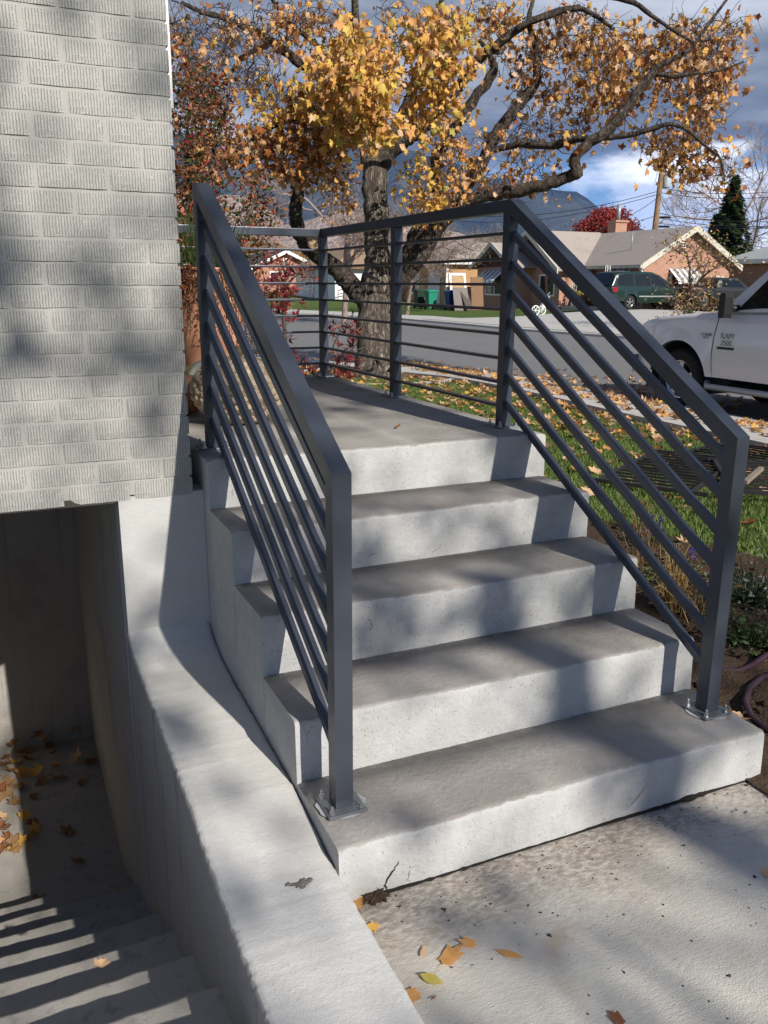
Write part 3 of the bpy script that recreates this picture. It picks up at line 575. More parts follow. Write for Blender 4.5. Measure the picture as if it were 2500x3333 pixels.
# ------------------------------------------------------------------ the maple in front of the house
TT = 15.
tb = at(1222, 1236, TT); maple = thing('maple_tree', tb, 'large maple with golden and orange autumn leaves beyond the landing', 'tree')
def k_(pl, s=TT/17.): return [(u, v, t*s, r) for u, v, t, r in pl]
TR = k_([(1222, 1262, 17, 92), (1222, 1232, 17, 78), (1220, 1195, 17, 65), (1222, 1100, 17, 60), (1224, 1000, 17, 58), (1228, 930, 17, 54), (1230, 850, 17, 43), (1226, 750, 17, 41), (1224, 650, 17, 40), (1218, 560, 17, 41), (1205, 450, 17, 35), (1195, 380, 16.8, 28), (1185, 300, 16.4, 22), (1172, 200, 15.8, 17), (1160, 80, 15.2, 13), (1150, -90, 14.6, 9)])
LIMBS = [
 k_([(1215, 990, 17, 44), (1165, 950, 16.9, 34), (1110, 893, 16.8, 29), (1060, 850, 16.6, 27), (1010, 812, 16.4, 26), (975, 760, 16.2, 24), (964, 700, 16, 22), (968, 640, 15.9, 21), (978, 570, 15.7, 19), (1000, 522, 15.5, 18), (1060, 462, 15, 15), (1110, 415, 14.7, 13), (1160, 355, 14.2, 10), (1200, 280, 13.7, 7)]),
 k_([(1235, 540, 17, 34), (1270, 492, 16.9, 27), (1330, 450, 16.7, 23), (1390, 405, 16.5, 21), (1440, 350, 16.2, 20), (1500, 270, 15.9, 19), (1555, 195, 15.6, 18), (1620, 145, 15.3, 15), (1700, 85, 15, 12), (1800, 40, 14.8, 9), (1890, 20, 14.6, 6)]),
 k_([(1228, 500, 17, 26), (1268, 450, 17, 20), (1300, 390, 17, 17), (1335, 310, 16.8, 16), (1370, 230, 16.6, 15), (1400, 140, 16.4, 12), (1430, 40, 16, 9), (1445, -60, 15.8, 7)]),
 k_([(1240, 1005, 17, 46), (1285, 940, 16.9, 36), (1315, 880, 16.8, 31), (1352, 775, 16.6, 27), (1395, 715, 16.5, 25), (1424, 665, 16.4, 22), (1422, 600, 16.2, 20), (1420, 520, 16, 19), (1444, 470, 15.9, 19), (1496, 397, 15.7, 18), (1545, 320, 15.5, 17), (1598, 250, 15.3, 16), (1608, 215, 15.2, 13), (1588, 170, 15, 9), (1560, 130, 14.8, 6)]),
 k_([(1290, 940, 16.8, 34), (1340, 870, 16.5, 27), (1375, 825, 16.3, 25), (1414, 755, 16.1, 24), (1452, 712, 16, 24), (1505, 664, 15.8, 23), (1590, 637, 15.5, 21), (1680, 621, 15.2, 20), (1775, 600, 14.9, 20), (1850, 576, 14.7, 19), (1878, 560, 14.6, 20), (1868, 525, 14.5, 18), (1910, 470, 14.4, 18), (1969, 434, 14.3, 18), (2028, 367, 14.2, 16), (2080, 294, 14.1, 14), (2124, 238, 14, 13), (2160, 205, 13.9, 10), (2241, 165, 13.8, 7), (2285, 110, 13.7, 6), (2337, 37, 13.6, 5), (2380, -20, 13.5, 4)]),
 k_([(1440, 722, 16, 22), (1475, 652, 15.9, 20), (1532, 588, 15.8, 20), (1584, 500, 15.7, 19), (1620, 434, 15.6, 19), (1679, 353, 15.5, 18), (1738, 282, 15.4, 16), (1750, 206, 15.3, 13), (1742, 140, 15.2, 10), (1720, 70, 15, 8), (1735, 0, 14.9, 6)]),
 k_([(1190, 350, 16.7, 20), (1120, 296, 16.3, 19), (1056, 262, 15.9, 18), (993, 219, 15.5, 16), (909, 152, 15, 14), (845, 110, 14.6, 12), (786, 84, 14.2, 11), (719, 55, 13.8, 9), (655, 38, 13.5, 8), (592, 8, 13.2, 6)]),
 k_([(880, 140, 14.9, 10), (854, 156, 14.7, 9), (795, 181, 14.4, 8), (748, 236, 14.1, 7), (677, 253, 13.8, 6), (620, 262, 13.6, 4)]),
 k_([(1954, 448, 14.4, 11), (2043, 441, 14.2, 9), (2109, 423, 14, 8), (2182, 404, 13.8, 7), (2241, 426, 13.7, 6), (2300, 478, 13.6, 5), (2344, 515, 13.5, 4), (2359, 588, 13.4, 3)]),
 k_([(1600, 492, 15.7, 10), (1690, 470, 15.4, 11), (1800, 474, 15, 12), (1870, 455, 14.7, 11), (1930, 450, 14.4, 10)]),
 k_([(1680, 95, 15, 9), (1760, 60, 14.8, 9), (1873, 29, 14.6, 8), (1932, 48, 14.4, 7), (1998, 96, 14.2, 5)]),
 k_([(1880, -30, 14.6, 9), (2043, 2, 14.2, 8), (2116, 46, 14, 7), (2190, 98, 13.8, 5), (2260, 140, 13.6, 4)]),
 k_([(2128, 236, 14, 8), (2190, 248, 13.9, 7), (2260, 240, 13.8, 5), (2340, 230, 13.7, 4), (2420, 200, 13.6, 3)]),
 k_([(1185, 290, 16.2, 12), (1100, 210, 15.8, 11), (1010, 130, 15.3, 9), (930, 60, 14.8, 7), (880, -10, 14.4, 6)]),
 k_([(1150, 385, 14.6, 9), (1050, 400, 14.2, 8), (950, 390, 13.8, 7), (860, 430, 13.4, 5), (790, 480, 13.1, 4)]),
 k_([(1205, 300, 15.5, 12), (1190, 210, 14.8, 10), (1160, 120, 14.2, 8), (1140, 40, 13.8, 6)]), k_([(1420, 370, 15.8, 10), (1440, 260, 15, 9), (1420, 150, 14.4, 7), (1450, 60, 14, 5)])]
mb = MB(); Q, R_ = limb(TR, .05); mb.tube(Q, R_, 22); part('trunk', mb, M_BARK, maple); SK = [q for q in Q[25:]]
for pl in LIMBS:
    Q, R_ = limb(pl, .10); part('limb', MB().tube(Q, R_, 10 if pl[0][3] > 15 else 6), M_BARKL, maple); SK += list(Q[6:])
a = at(1040, 812, 16.5*TT/17); b = at(1022, 786, 16.1*TT/17); mb = MB().tube([a, a+(b-a)*.5, b], [.15, .13, .125], 12); part('sawn_stub', mb, [plain('cut_wood', (.42, .30, .18), .8, var=.25, sc=14)], maple)
PALN = ['yellow', 'olive', 'gold', 'orange', 'tan', 'brown', 'rust']; PW = dict(y=[.12, .10, .38, .28, .12, 0, 0], g=[.18, .08, .42, .2, .07, .02, .03], o=[.02, 0, .22, .40, .24, .06, .06], t=[0, 0, .08, .34, .40, .10, .08], b=[0, .02, .10, .34, .14, .2, .2])
CL = [ # u, v, depth, ru, rv, rdepth, points, leaves per point, leaf size, palette
 (1165, 215, 11., 150, 130, .7, 95, 9, .15, 'y'), (1170, 370, 11.3, 140, 90, .6, 48, 8, .145, 'y'), (1420, 130, 11.6, 120, 130, .7, 75, 8, .145, 'y'), (1395, 300, 12, 90, 100, .6, 42, 8, .14, 'y'), (1375, 600, 13.4, 70, 150, .5, 42, 7, .12, 'g'), (1500, 560, 13.6, 110, 110, .6, 44, 6, .115, 'o'),
 (1480, 440, 13.6, 90, 80, .6, 26, 5, .115, 'o'), (940, 320, 12., 150, 90, .8, 52, 6, .125, 'g'), (1060, 380, 12.2, 110, 90, .7, 52, 6, .125, 'g'), (900, 470, 12, 180, 90, .8, 75, 7, .125, 'b'), (1070, 470, 12.3, 110, 80, .7, 44, 6, .125, 'b'), (700, 500, 11.6, 110, 110, .8, 34, 5, .12, 'b'), (1000, 560, 13, 90, 60, .6, 22, 4, .11, 'b'), (1090, 600, 13.4, 70, 90, .6, 26, 4, .10, 'o'),
 (760, 110, 12, 200, 110, 1., 150, 1.1, .115, 't'), (640, 220, 11.8, 110, 120, .8, 80, 1.2, .115, 't'), (980, 80, 12.4, 170, 90, .9, 85, 3, .12, 'b'), (820, 260, 12.2, 120, 90, .8, 70, 1.2, .11, 't'), (1290, 60, 12.6, 70, 120, .6, 26, 2, .12, 'o'), (1600, 60, 13.3, 140, 80, .8, 55, 4, .115, 'o'),
 (1700, 160, 13.2, 150, 110, .9, 85, 3.2, .115, 't'), (1880, 110, 12.9, 150, 110, .8, 90, 3.6, .115, 't'), (2030, 200, 12.6, 130, 130, .8, 115, 4.2, .12, 'o'), (2020, 310, 12.5, 90, 60, .5, 34, 5, .125, 'o'), (2230, 150, 12.3, 150, 120, .8, 110, 3.8, .115, 't'), (2270, 280, 12.2, 120, 90, .7, 80, 4.2, .115, 't'), (2330, 200, 12, 80, 120, .6, 46, 3.8, .11, 't'),
 (2130, 440, 12.4, 150, 60, .6, 46, 2.6, .105, 't'), (2220, 500, 12.2, 110, 70, .6, 44, 3.4, .11, 'o'), (2290, 400, 12.1, 50, 110, .5, 46, 4, .105, 'o'), (2230, 560, 12.2, 80, 30, .4, 24, 4.5, .115, 'b'), (2365, 540, 12, 25, 70, .3, 20, 3.5, .105, 'b'), (1790, 320, 13.2, 140, 110, .8, 60, 2.4, .11, 't'), (1690, 430, 13.5, 130, 90, .8, 55, 3, .11, 'o'),
 (1870, 420, 13, 90, 90, .7, 34, 3, .11, 'o'), (1740, 560, 13.2, 110, 50, .6, 30, 2.4, .105, 't'), (1640, 600, 13.5, 90, 60, .6, 22, 2.6, .105, 'o'), (2370, 110, 11.9, 80, 80, .5, 22, 2.6, .115, 't'), (1920, 250, 12.9, 80, 70, .5, 30, 3, .12, 'o'), (560, 90, 11.8, 60, 120, .7, 30, 1.5, .11, 't')]
pts = []; LP = []; LS = []; LC = []
for u, v, t, ru, rv, rt, n, per, sz, pal in CL:
    n = int(n); per, sz, t = (per*.62, sz*1.26, t+.5) if u > 1550 else (per*.88, sz*1.02, t)
    for _ in range(n):
        q = RNG.normal(size=3); q /= np.linalg.norm(q)+1e-9; q *= RNG.random()**.45; p = at(u+q[0]*ru, v+q[1]*rv, t+q[2]*rt); pts.append(p); m = RNG.poisson(per*1.05*RNG.choice([.35, 1., 1.7]))
        for _k in range(m): LP.append(p+RNG.normal(size=3)*np.array((.15, .15, .13))-np.array((0, 0, .06))); LS.append(sz*RNG.uniform(.65, 1.12)); LC.append(RNG.choice(7, p=PW[pal]))
pts = np.array(pts); LP = np.array(LP); LS = np.array(LS); LC = np.array(LC)
V, F = tubes_mesh(twig_net(SK, pts, .020, .0045, .06, .11), 4); arr_obj('twigs', arrays_mesh('twigs', V, F, [M_TWIG], smooth=True), maple, 'stuff')
for tub, nn in ((RNG.normal(size=(420, 3)), 0),):   # bare side twigs
    ii = RNG.choice(len(pts), 3400); tp = pts[ii]+RNG.normal(size=(3400, 3))*.18; V, F = tubes_mesh([([pts[i], pts[i]+(q-pts[i])*.5+RNG.normal(size=3)*.06, q], [.005, .004, .0025]) for i, q in zip(ii, tp)], 3); arr_obj('fine_twigs', arrays_mesh('fine_twigs', V, F, [M_TWIG]), maple, 'stuff')
dist = np.array([depth(p) for p in LP]); big = np.argsort(-(LS/dist))[:300]; rest = np.setdiff1d(np.arange(len(LP)), big)
V, F, mi = leaf_cloud('crown', LP[rest], LS[rest], LC[rest], up=.15, curl=1.0, hang=.55); arr_obj('crown', arrays_mesh('crown', V, F, [LEAF[n] for n in PALN], mi), maple, 'stuff')
print('maple leaves', len(LP))
LEAFV = {}
def leaf_mesh(col, shape=MAPLE, faces=MAPLE_F, n=6, curl=1.0, key='m', stem=True):
    if (col, key) not in LEAFV:
        LEAFV[(col, key)] = []
        for i in range(n):
            V, F, k = leaf_arrays(np.zeros((1, 3)), 1., shape, faces, 0, curl, np.eye(3)[None])
            if stem: b_ = len(V); V = np.r_[V, [(-.012, -.2, .0), (.012, -.2, .0), (.05, -.85, .08)]]; F = np.r_[F, [(b_, b_+1, b_+2)]]
            LEAFV[(col, key)].append(arrays_mesh('leaf', V, F, [LEAF[col]]))
    return random.choice(LEAFV[(col, key)])
RM = rot_hang(300, .55)
for j, i in enumerate(big):
    o = link(bpy.data.objects.new('leaf', leaf_mesh(PALN[LC[i]]))); o.parent = maple; m3 = Matrix(RM[j].tolist()); m3 = m3.to_4x4(); m3.translation = Vector(LP[i]-ORIG[maple.name]); o.matrix_local = m3 @ Matrix.Scale(float(LS[i]), 4)

# ------------------------------------------------------------------ hills and mountains
M_MTN = mk_hill('cloud_shaded_forest', (.035, .045, .05), (.075, .085, .085), (.12, .12, .115), .0016); M_FOOT = mk_hill('dry_foothill', (.34, .26, .22), (.44, .345, .29), (.26, .21, .175), .006); M_GRASSHILL = mk_hill('straw_hill', (.30, .23, .13), (.40, .31, .185), (.16, .13, .08), .02)  # mountain forest colour kept dark to stand for cloud shadow
def ridge(name, mat, t0, t1, t2, crest, seed, rough, na=150, nr=34):
    rg = np.random.default_rng(seed); us = np.linspace(-1500, 4000, na); vs_ = np.interp(us, [c[0] for c in crest], [c[1] for c in crest]); P = []
    ph = rg.random(24)*6.28; fq = rg.uniform(.6, 9, 24)
    for i in range(nr):
        f = i/(nr-1); t = t0+(t2-t0)*f; row = []; fc = (t1-t0)/(t2-t0); s_ = f/fc if f < fc else max(0., 1-(f-fc)/(1-fc)*.55); s_ = s_**1.15
        for u, v in zip(us, vs_):
            top = at(u, v+5*math.sin(u*.031+seed)+3*math.sin(u*.083)+2*math.sin(u*.19), t1); base = -20.; p = at(u, 900, t); a = u/2760.; q = sum(math.sin(fq[k]*9*a+ph[k]+f*fq[k]*5.+1.5*math.sin(fq[k]*f*7+a*5))*(1/(1+fq[k])) for k in range(14)); env = s_*(1-s_)*4 if f < fc else .4
            row.append((p[0], p[1], base+(top[2]-base)*s_*(1+q*rough*env)))
        P.append(row)
    return struct(name, MB().grid(P, smooth=True), mat)
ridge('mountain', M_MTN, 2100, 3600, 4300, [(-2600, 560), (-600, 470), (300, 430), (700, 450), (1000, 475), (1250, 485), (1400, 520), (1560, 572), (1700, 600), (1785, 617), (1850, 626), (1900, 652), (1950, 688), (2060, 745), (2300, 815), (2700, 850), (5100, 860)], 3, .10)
ridge('foothill', M_FOOT, 1000, 1600, 2000, [(-2600, 700), (0, 650), (600, 620), (760, 640), (870, 664), (945, 726), (1010, 715), (1120, 690), (1230, 702), (1330, 735), (1500, 752), (1700, 800), (2000, 850), (2600, 890), (5100, 900)], 5, .14)
ridge('hill', M_GRASSHILL, 420, 800, 1050, [(-2600, 800), (300, 775), (800, 765), (900, 772), (980, 795), (1200, 822), (1600, 850), (2200, 880), (5100, 895)], 8, .16)

# ------------------------------------------------------------------ houses across the street
M_RB = mk_farbrick('red_brick', (.48, .26, .18), (.41, .215, .15), (.46, .36, .30)); M_OB = mk_farbrick('orange_brick', (.52, .30, .14), (.43, .235, .11), (.48, .37, .25)); M_PB = mk_farbrick('pink_brick', (.46, .225, .16), (.42, .20, .14), (.46, .30, .24))
M_SH1 = mk_shingle('tan_shingle', (.22, .185, .16), (.50, .44, .39)); M_SH2 = mk_shingle('brown_shingle', (.24, .165, .11), (.33, .24, .165)); M_SH3 = mk_shingle('pale_grey_roof', (.34, .36, .36), (.44, .455, .45)); M_SH4 = mk_shingle('slate_shingle', (.07, .07, .075), (.13, .13, .135))
M_CREAM = plain('cream_fascia', (.56, .525, .44), .6, var=.2, sc=3); M_REDSIDE = plain('dark_red_siding', (.085, .018, .018), .7); M_GLASS = plain('dark_glass', (.02, .023, .027), .06, 0, .6, .3, 2.); M_WSIDE = plain('white_siding', (.74, .74, .73), .6, var=.04); M_GDOOR = plain('garage_door_paint', (.48, .50, .55), .5, var=.05)
M_ALU = plain('awning_white', (.78, .78, .78), .4, 0, .5, .05); M_ALU2 = plain('awning_grey', (.35, .36, .38), .4, .3, .5, .05); M_IRON = plain('white_iron', (.66, .66, .64), .5)
def gable_x(mb, x0, x1, y, z0, za, mi=0, d=.12): mb.prism([(x0, z0), (x1, z0), ((x0+x1)/2, za)], 1, y, y+d, mi)
def window(parent, x0, x1, z0, z1, y, face='y', fr=.09, ff=None, pane_div=1):
    """window in a wall facing -Y (face y) or -X (face x)"""
    o = .05
    def bx(a0, a1, c0, c1, d0, d1): return ((a0, y+d0, c0), (a1, y+d1, c1)) if face == 'y' else ((y+d0, a0, c0), (y+d1, a1, c1))
    mb = MB()
    for a0, a1, c0, c1 in ((x0-fr, x0, z0-fr, z1+fr), (x1, x1+fr, z0-fr, z1+fr), (x0, x1, z1, z1+fr), (x0, x1, z0-fr, z0)): mb.box(*bx(a0, a1, c0, c1, -o, .05))
    for k in range(1, pane_div): xm = x0+(x1-x0)*k/pane_div; mb.box(*bx(xm-.03, xm+.03, z0, z1, -o+.01, .05))
    w = part('window', mb, M_WPAINT, parent); part('pane', MB().box(*bx(x0, x1, z0, z1, -.01, .05)), M_GLASS, w); return w
def awning(parent, x0, x1, z0, z1, y, proj, face='y', n=9):
    mb = MB(); mb2 = MB()
    for k in range(n):
        a, b = x0+(x1-x0)*k/n, x0+(x1-x0)*(k+1)/n; hh = .03 if k % 2 else 0.
        v = [(a, -.01, z1+hh), (b, -.01, z1+hh), (b, -proj, z0+hh), (a, -proj, z0+hh), (a, -proj-.01, z0-.12), (b, -proj-.01, z0-.12)]
        v2 = [(p[0], y+p[1], p[2]) if face == 'y' else (y+p[1], p[0], p[2]) for p in v]; v2 += [(q[0], q[1], q[2]-.02) for q in v2]
        mb.add(v2, [(0, 1, 2, 3), (3, 2, 5, 4), (9, 8, 7, 6), (10, 11, 8, 9), (0, 3, 9, 6), (1, 7, 8, 2)], k % 2)
    return part('awning', mb, [M_ALU, M_ALU2], parent)
def brick_ranch():
    KX, KY, g = 29.3, 33.0, .2; W_, EZ, RZ = 5.7, 2.66, 4.3; h = thing('brick_house', (KX, KY, g), 'red brick ranch house with tan shingle roof and striped window awnings', 'house')
    w = part('wall', MB().box((KX, KY, g-.4), (KX+W_, KY+13, EZ)), M_RB, h); mb = MB(); gable_x(mb, KX, KX+W_, KY, EZ, RZ-.08, 0, .3); part('gable', mb, M_RB, h)
    ov = .45; cx = KX+W_/2; s = (RZ-EZ)/(W_/2)
    def slope(x0, z0, x1, z1, y0, y1, th=.12): return MB().prism([(x0, z0), (x1, z1), (x1, z1+th), (x0, z0+th)], 1, y0, y1)
    rf = part('roof', slope(KX-ov, EZ-ov*s, cx, RZ, KY-.35, KY+13.3), M_SH1, h); part('roof', slope(KX+W_+ov, EZ-ov*s, cx, RZ, KY-.35, KY+13.3), M_SH1, h)
    for x0, x1 in ((KX-ov-.02, cx), (KX+W_+ov+.02, cx)):
        part('fascia', MB().prism([(x0, EZ-ov*s-.14), (x1, RZ-.14), (x1, RZ+.16), (x0, EZ-ov*s+.16)], 1, KY-.42, KY-.352), M_CREAM, h)
    part('gutter', MB().box((KX-ov-.14, KY-.42, EZ-ov*s-.05), (KX-ov-.005, KY+4.2, EZ-ov*s+.11)), M_CREAM, h); part('downpipe', MB().tube([(KX-ov-.06, KY-.2, EZ-.3), (KX-.1, KY-.12, EZ-.55), (KX-.07, KY-.1, EZ-.9), (KX-.07, KY-.1, g)], .05, 6), M_WPAINT, h)
    mb = MB().box((cx-.7, KY-.03, 3.2), (cx-.3, KY, 3.85)); vent = part('vent', mb, M_REDSIDE, h)
    for k in range(5): part('slat', MB().box((cx-.68, KY-.05, 3.24+k*.12), (cx-.32, KY-.03, 3.29+k*.12)), M_WPAINT, vent)
    window(h, KX+1.8, KX+3.1, 1.05, 2.1, KY, pane_div=2); awning(h, KX+1.6, KX+3.35, 1.75, 2.35, KY, .75); window(h, KX+4.5, KX+5.2, 1.1, 1.9, KY)
    window(h, KY+1.1, KY+2.7, .95, 2.1, KX, 'x', pane_div=2); awning(h, KY+.9, KY+2.9, 1.7, 2.35, KX, .75, 'x')
    part('chimney', MB().box((cx+.2, KY+6.2, 3.9), (cx+1., KY+6.9, 5.0)).box((cx+.12, KY+6.12, 5.0), (cx+1.08, KY+6.98, 5.1)), M_RB, h); part('flue', MB().tube([(cx+.6, KY+6.5, 5.1), (cx+.6, KY+6.5, 6.)], .11, 8), M_ALU2, h); part('vent_pipe', MB().tube([(cx-1.9, KY+2.2, 3.2), (cx-1.9, KY+2.2, 4.2)], .03, 6), M_ALU2, h)
    part('door', MB().box((KX-.05, KY+3.6, g), (KX-.004, KY+4.5, 2.25)), plain('door_paint', (.12, .05, .03), .5), h)
    # front wing with its dark red gable
    X0, Y0, Y1, za = 27.5, 37.5, 43.0, 4.35; ym = 40.2
    part('wing_wall', MB().box((X0, Y0, g-.4), (KX+.5, Y1, EZ-.1)), M_RB, h); mb = MB().prism([(Y0, EZ-.1), (Y1, EZ-.1), (ym, za-.1)], 0, X0-.02, X0+.25); part('wing_gable', mb, M_REDSIDE, h)
    for yy in (Y0, Y1):
        d = -1 if yy == Y0 else 1; e = yy+d*.5; zz = EZ-.1-.5*(za-EZ+.1)/(ym-Y0)
        part('roof', MB().prism([(e, zz), (ym, za), (ym, za+.12), (e, zz+.12)], 0, X0-.5, KX+W_/2), M_SH1, h); part('fascia', MB().prism([(e, zz-.12), (ym, za-.12), (ym, za+.15), (e, zz+.15)], 0, X0-.57, X0-.502), M_CREAM, h)
    X1, y0, y1, ya, zb = 26.3, 40.0, 44.2, 42.1, 3.75     # lower entry gable
    part('entry_wall', MB().box((X1, y0+.3, g-.4), (X0, y1, 2.5)), M_RB, h); part('entry_gable', MB().prism([(y0+.3, 2.5), (y1, 2.5), (ya, zb-.1)], 0, X1-.02, X1+.2), M_REDSIDE, h)
    for d, yy in ((-1, y0), (1, y1)):
        e = yy+d*.25; zz = 2.42; part('roof', MB().prism([(e, zz), (ya, zb), (ya, zb+.1), (e, zz+.1)], 0, X1-.4, X0), M_SH1, h); part('fascia', MB().prism([(e, zz-.1), (ya, zb-.1), (ya, zb+.14), (e, zz+.14)], 0, X1-.46, X1-.402), M_CREAM, h)
    window(h, 38.0, 39.3, 1.0, 2.0, X0, 'x'); window(h, 41.3, 43.1, 1.0, 2.1, X1, 'x', pane_div=2); awning(h, 41.1, 43.3, 1.75, 2.35, X1, .8, 'x')
    for yy in (34.2, 36.9):   # porch posts of white ironwork
        mb = MB()
        for dx, dy in ((0, 0), (.16, 0), (0, .16)): mb.tube([(28.0+dx, yy+dy, g), (28.0+dx, yy+dy, 2.5)], .018, 5)
        for k in range(8): mb.tube([(28.0, yy, .3+k*.28), (28.16, yy, .44+k*.28), (28.0, yy+.16, .5+k*.28), (28., yy, .56+k*.28)], .012, 4)
        part('porch_post', mb, M_IRON, h)
    part('porch', MB().box((27.6, 33.6, g-.3), (KX, 37.4, g+.22)), M_WALK, h)
brick_ranch()
def simple_house(name, label, X, Y, wx, wy, g, ez, rz, mw, mr, hip=False, ridge_along='x', front=None, fas=M_WPAINT, ov=.4):
    h = thing(name, (X, Y, g), label, 'house'); part('wall', MB().box((X, Y, g-.6), (X+wx, Y+wy, ez)), mw, h); x0, x1, y0, y1 = X-ov, X+wx+ov, Y-ov, Y+wy+ov; cx, cy = X+wx/2, Y+wy/2
    if hip:
        if ridge_along == 'y': r0, r1 = (cx, y0+wx/2), (cx, y1-wx/2)
        else: r0, r1 = (x0+wy/2, cy), (x1-wy/2, cy)
        vs = [(x0, y0, ez), (x1, y0, ez), (x1, y1, ez), (x0, y1, ez), (*r0, rz), (*r1, rz)]
        fs = [(0, 1, 4), (1, 2, 5, 4), (2, 3, 5), (3, 0, 4, 5)] if ridge_along == 'y' else [(0, 1, 5, 4), (1, 2, 5), (2, 3, 4, 5), (3, 0, 4)]
        part('roof', MB().add(vs, fs+[(0, 3, 2, 1)]), mr, h)
    elif ridge_along == 'y':
        part('gable', MB().prism([(X, ez), (X+wx, ez), (cx, rz-.1)], 1, Y, Y+wy), mw, h)
        for e in (x0, x1): zz = ez-ov*(rz-ez)/(wx/2); part('roof', MB().prism([(e, zz), (cx, rz), (cx, rz+.12), (e, zz+.12)], 1, y0, y1), mr, h); part('fascia', MB().prism([(e, zz-.12), (cx, rz-.12), (cx, rz+.16), (e, zz+.16)], 1, y0-.07, y0-.002), fas, h)
    else:
        part('gable', MB().prism([(Y, ez), (Y+wy, ez), (cy, rz-.1)], 0, X, X+wx), mw, h)
        for e in (y0, y1): zz = ez-ov*(rz-ez)/(wy/2); part('roof', MB().prism([(e, zz), (cy, rz), (cy, rz+.12), (e, zz+.12)], 0, x0, x1), mr, h); part('fascia', MB().prism([(e, zz-.12), (cy, rz-.12), (cy, rz+.16), (e, zz+.16)], 0, x0-.07, x0-.002), fas, h)
    for a, b in (((x0-.03, y0-.03, ez-.14), (x1+.03, y0, ez+.1)), ((x0-.03, y0, ez-.14), (x0, y1, ez+.1))):
        if hip or ridge_along == 'x' and a[1] < b[1]-1 or (not hip and ridge_along == 'y' and b[1]-a[1] > 1): part('eave_board', MB().box(a, b), fas, h)
    return h
tan = simple_house('brick_house', 'orange brick house with tan hip roof behind the wheeled bins', 25.3, 46.2, 9.5, 11, .3, 2.85, 4.35, M_OB, M_SH1, True, 'y')
part('door', MB().box((25.25, 47.0, .3), (25.296, 48.6, 2.4)), M_GDOOR, tan); window(tan, 50., 51.3, 1.0, 2.1, 25.3, 'x'); part('corner_board', MB().box((25.22, 46.12, .2), (25.36, 46.26, 2.72)), M_WPAINT, tan); window(tan, 28.1, 29.1, 1.65, 2.15, 46.2, 'y', .05, pane_div=4)
part('roof_vent', MB().box((27.2, 48.8, 3.55), (27.9, 49.2, 3.72)), M_SH4, tan)
gar = simple_house('garage', 'white house with brown hip roof far behind the landing corner post', 20.3, 52.4, 4.6, 8, .55, 2.6, 3.9, M_WSIDE, M_SH2, True, 'y', fas=plain('brown_fascia', (.16, .10, .06), .7))
window(gar, 54.3, 55.0, 1.3, 2.1, 20.3, 'x'); part('door', MB().box((20.25, 56.4, .5), (20.297, 57.3, 2.3)), M_GDOOR, gar)
mb = MB(); ha = np.array((20.2, 51.6, .5))
for dz in (.85, .5): mb.tube([ha+np.array((0, 0, dz*.7)), ha+np.array((2.6, -.1, dz+.35))], .03, 5)
for k in range(4): mb.tube([ha+np.array((.85*k, -.03*k, 0)), ha+np.array((.85*k, -.03*k, .6+.2*k))], .03, 5)
single('handrail', mb, plain('grey_rail', (.22, .22, .22), .6), ha, 'thin grey ramp handrail in front of the distant white house', 'handrail')
pink = simple_house('brick_house', 'pink brick gable house with white bargeboards behind the red sapling', 19.6, 69., 5.4, 9, .9, 2.85, 4.05, M_PB, M_SH4, False, 'y')
window(pink, 21., 22., 1.5, 2.4, 69., 'y'); part('vent', MB().box((22.1, 68.94, 3.15), (22.45, 68.98, 3.55)), M_WPAINT, pink)
gry = simple_house('house', 'brick house with pale grey roof and white garage door behind the pickup', 38.2, 28.5, 9, 8, .35, 2.85, 4.9, M_RB, M_SH3, True, 'y')
part('garage_door', MB().box((40., 28.44, .3), (43.6, 28.497, 2.35)), M_GDOOR, gry)
for k in range(1, 4): part('door_panel', MB().box((40.06, 28.41, .3+k*.52-.46), (43.54, 28.438, .3+k*.52-.02)), M_GDOOR, gry)

# ------------------------------------------------------------------ bins, leaning boards and other yard things across the street
def bin_(label, u, t, col, h=1.05, w=.62):
    p = at(u, 985, t); x, y = p[0], p[1]; g = tz(x, y)-.03; b = thing('wheeled_bin', (x, y, g), label, 'bin', None)
    m = plain('bin_plastic', col, .5, 0, .4, .06); part('body', MB().add([(x+sx*w*.40*q, y+sy*w*.42*q, g+zz) for zz, q in ((.08, .86), (h*.9, 1.08)) for sx, sy in ((-1, -1), (1, -1), (1, 1), (-1, 1))], [(0, 1, 2, 3), (7, 6, 5, 4), (0, 4, 5, 1), (1, 5, 6, 2), (2, 6, 7, 3), (3, 7, 4, 0)]), m, b)
    part('lid', MB().prism([(-w*.5+x, g+h*.9), (w*.5+x, g+h*.9), (w*.5+x, g+h*.97), (x, g+h*1.03), (-w*.5+x, g+h*.97)], 1, y-w*.52, y+w*.5), m, b); part('handle', MB().tube([(x-w*.4, y+w*.55, g+h*.88), (x+w*.4, y+w*.55, g+h*.88)], .02, 6), M_DARK, b)
    for sx in (-1, 1): part('wheel', MB().tube([(x+sx*w*.36-.03, y+w*.36, g+.12), (x+sx*w*.36+.03, y+w*.36, g+.12)], .12, 10), M_DARK, b)
bin_('dark green wheeled bin, left of the bright green one', 1366, 48.5, (.012, .035, .02)); bin_('bright green wheeled bin beside the orange brick house', 1402, 47.5, (.01, .22, .13)); bin_('blue wheeled bin leaning boards behind it', 1468, 46.5, (.012, .035, .16))
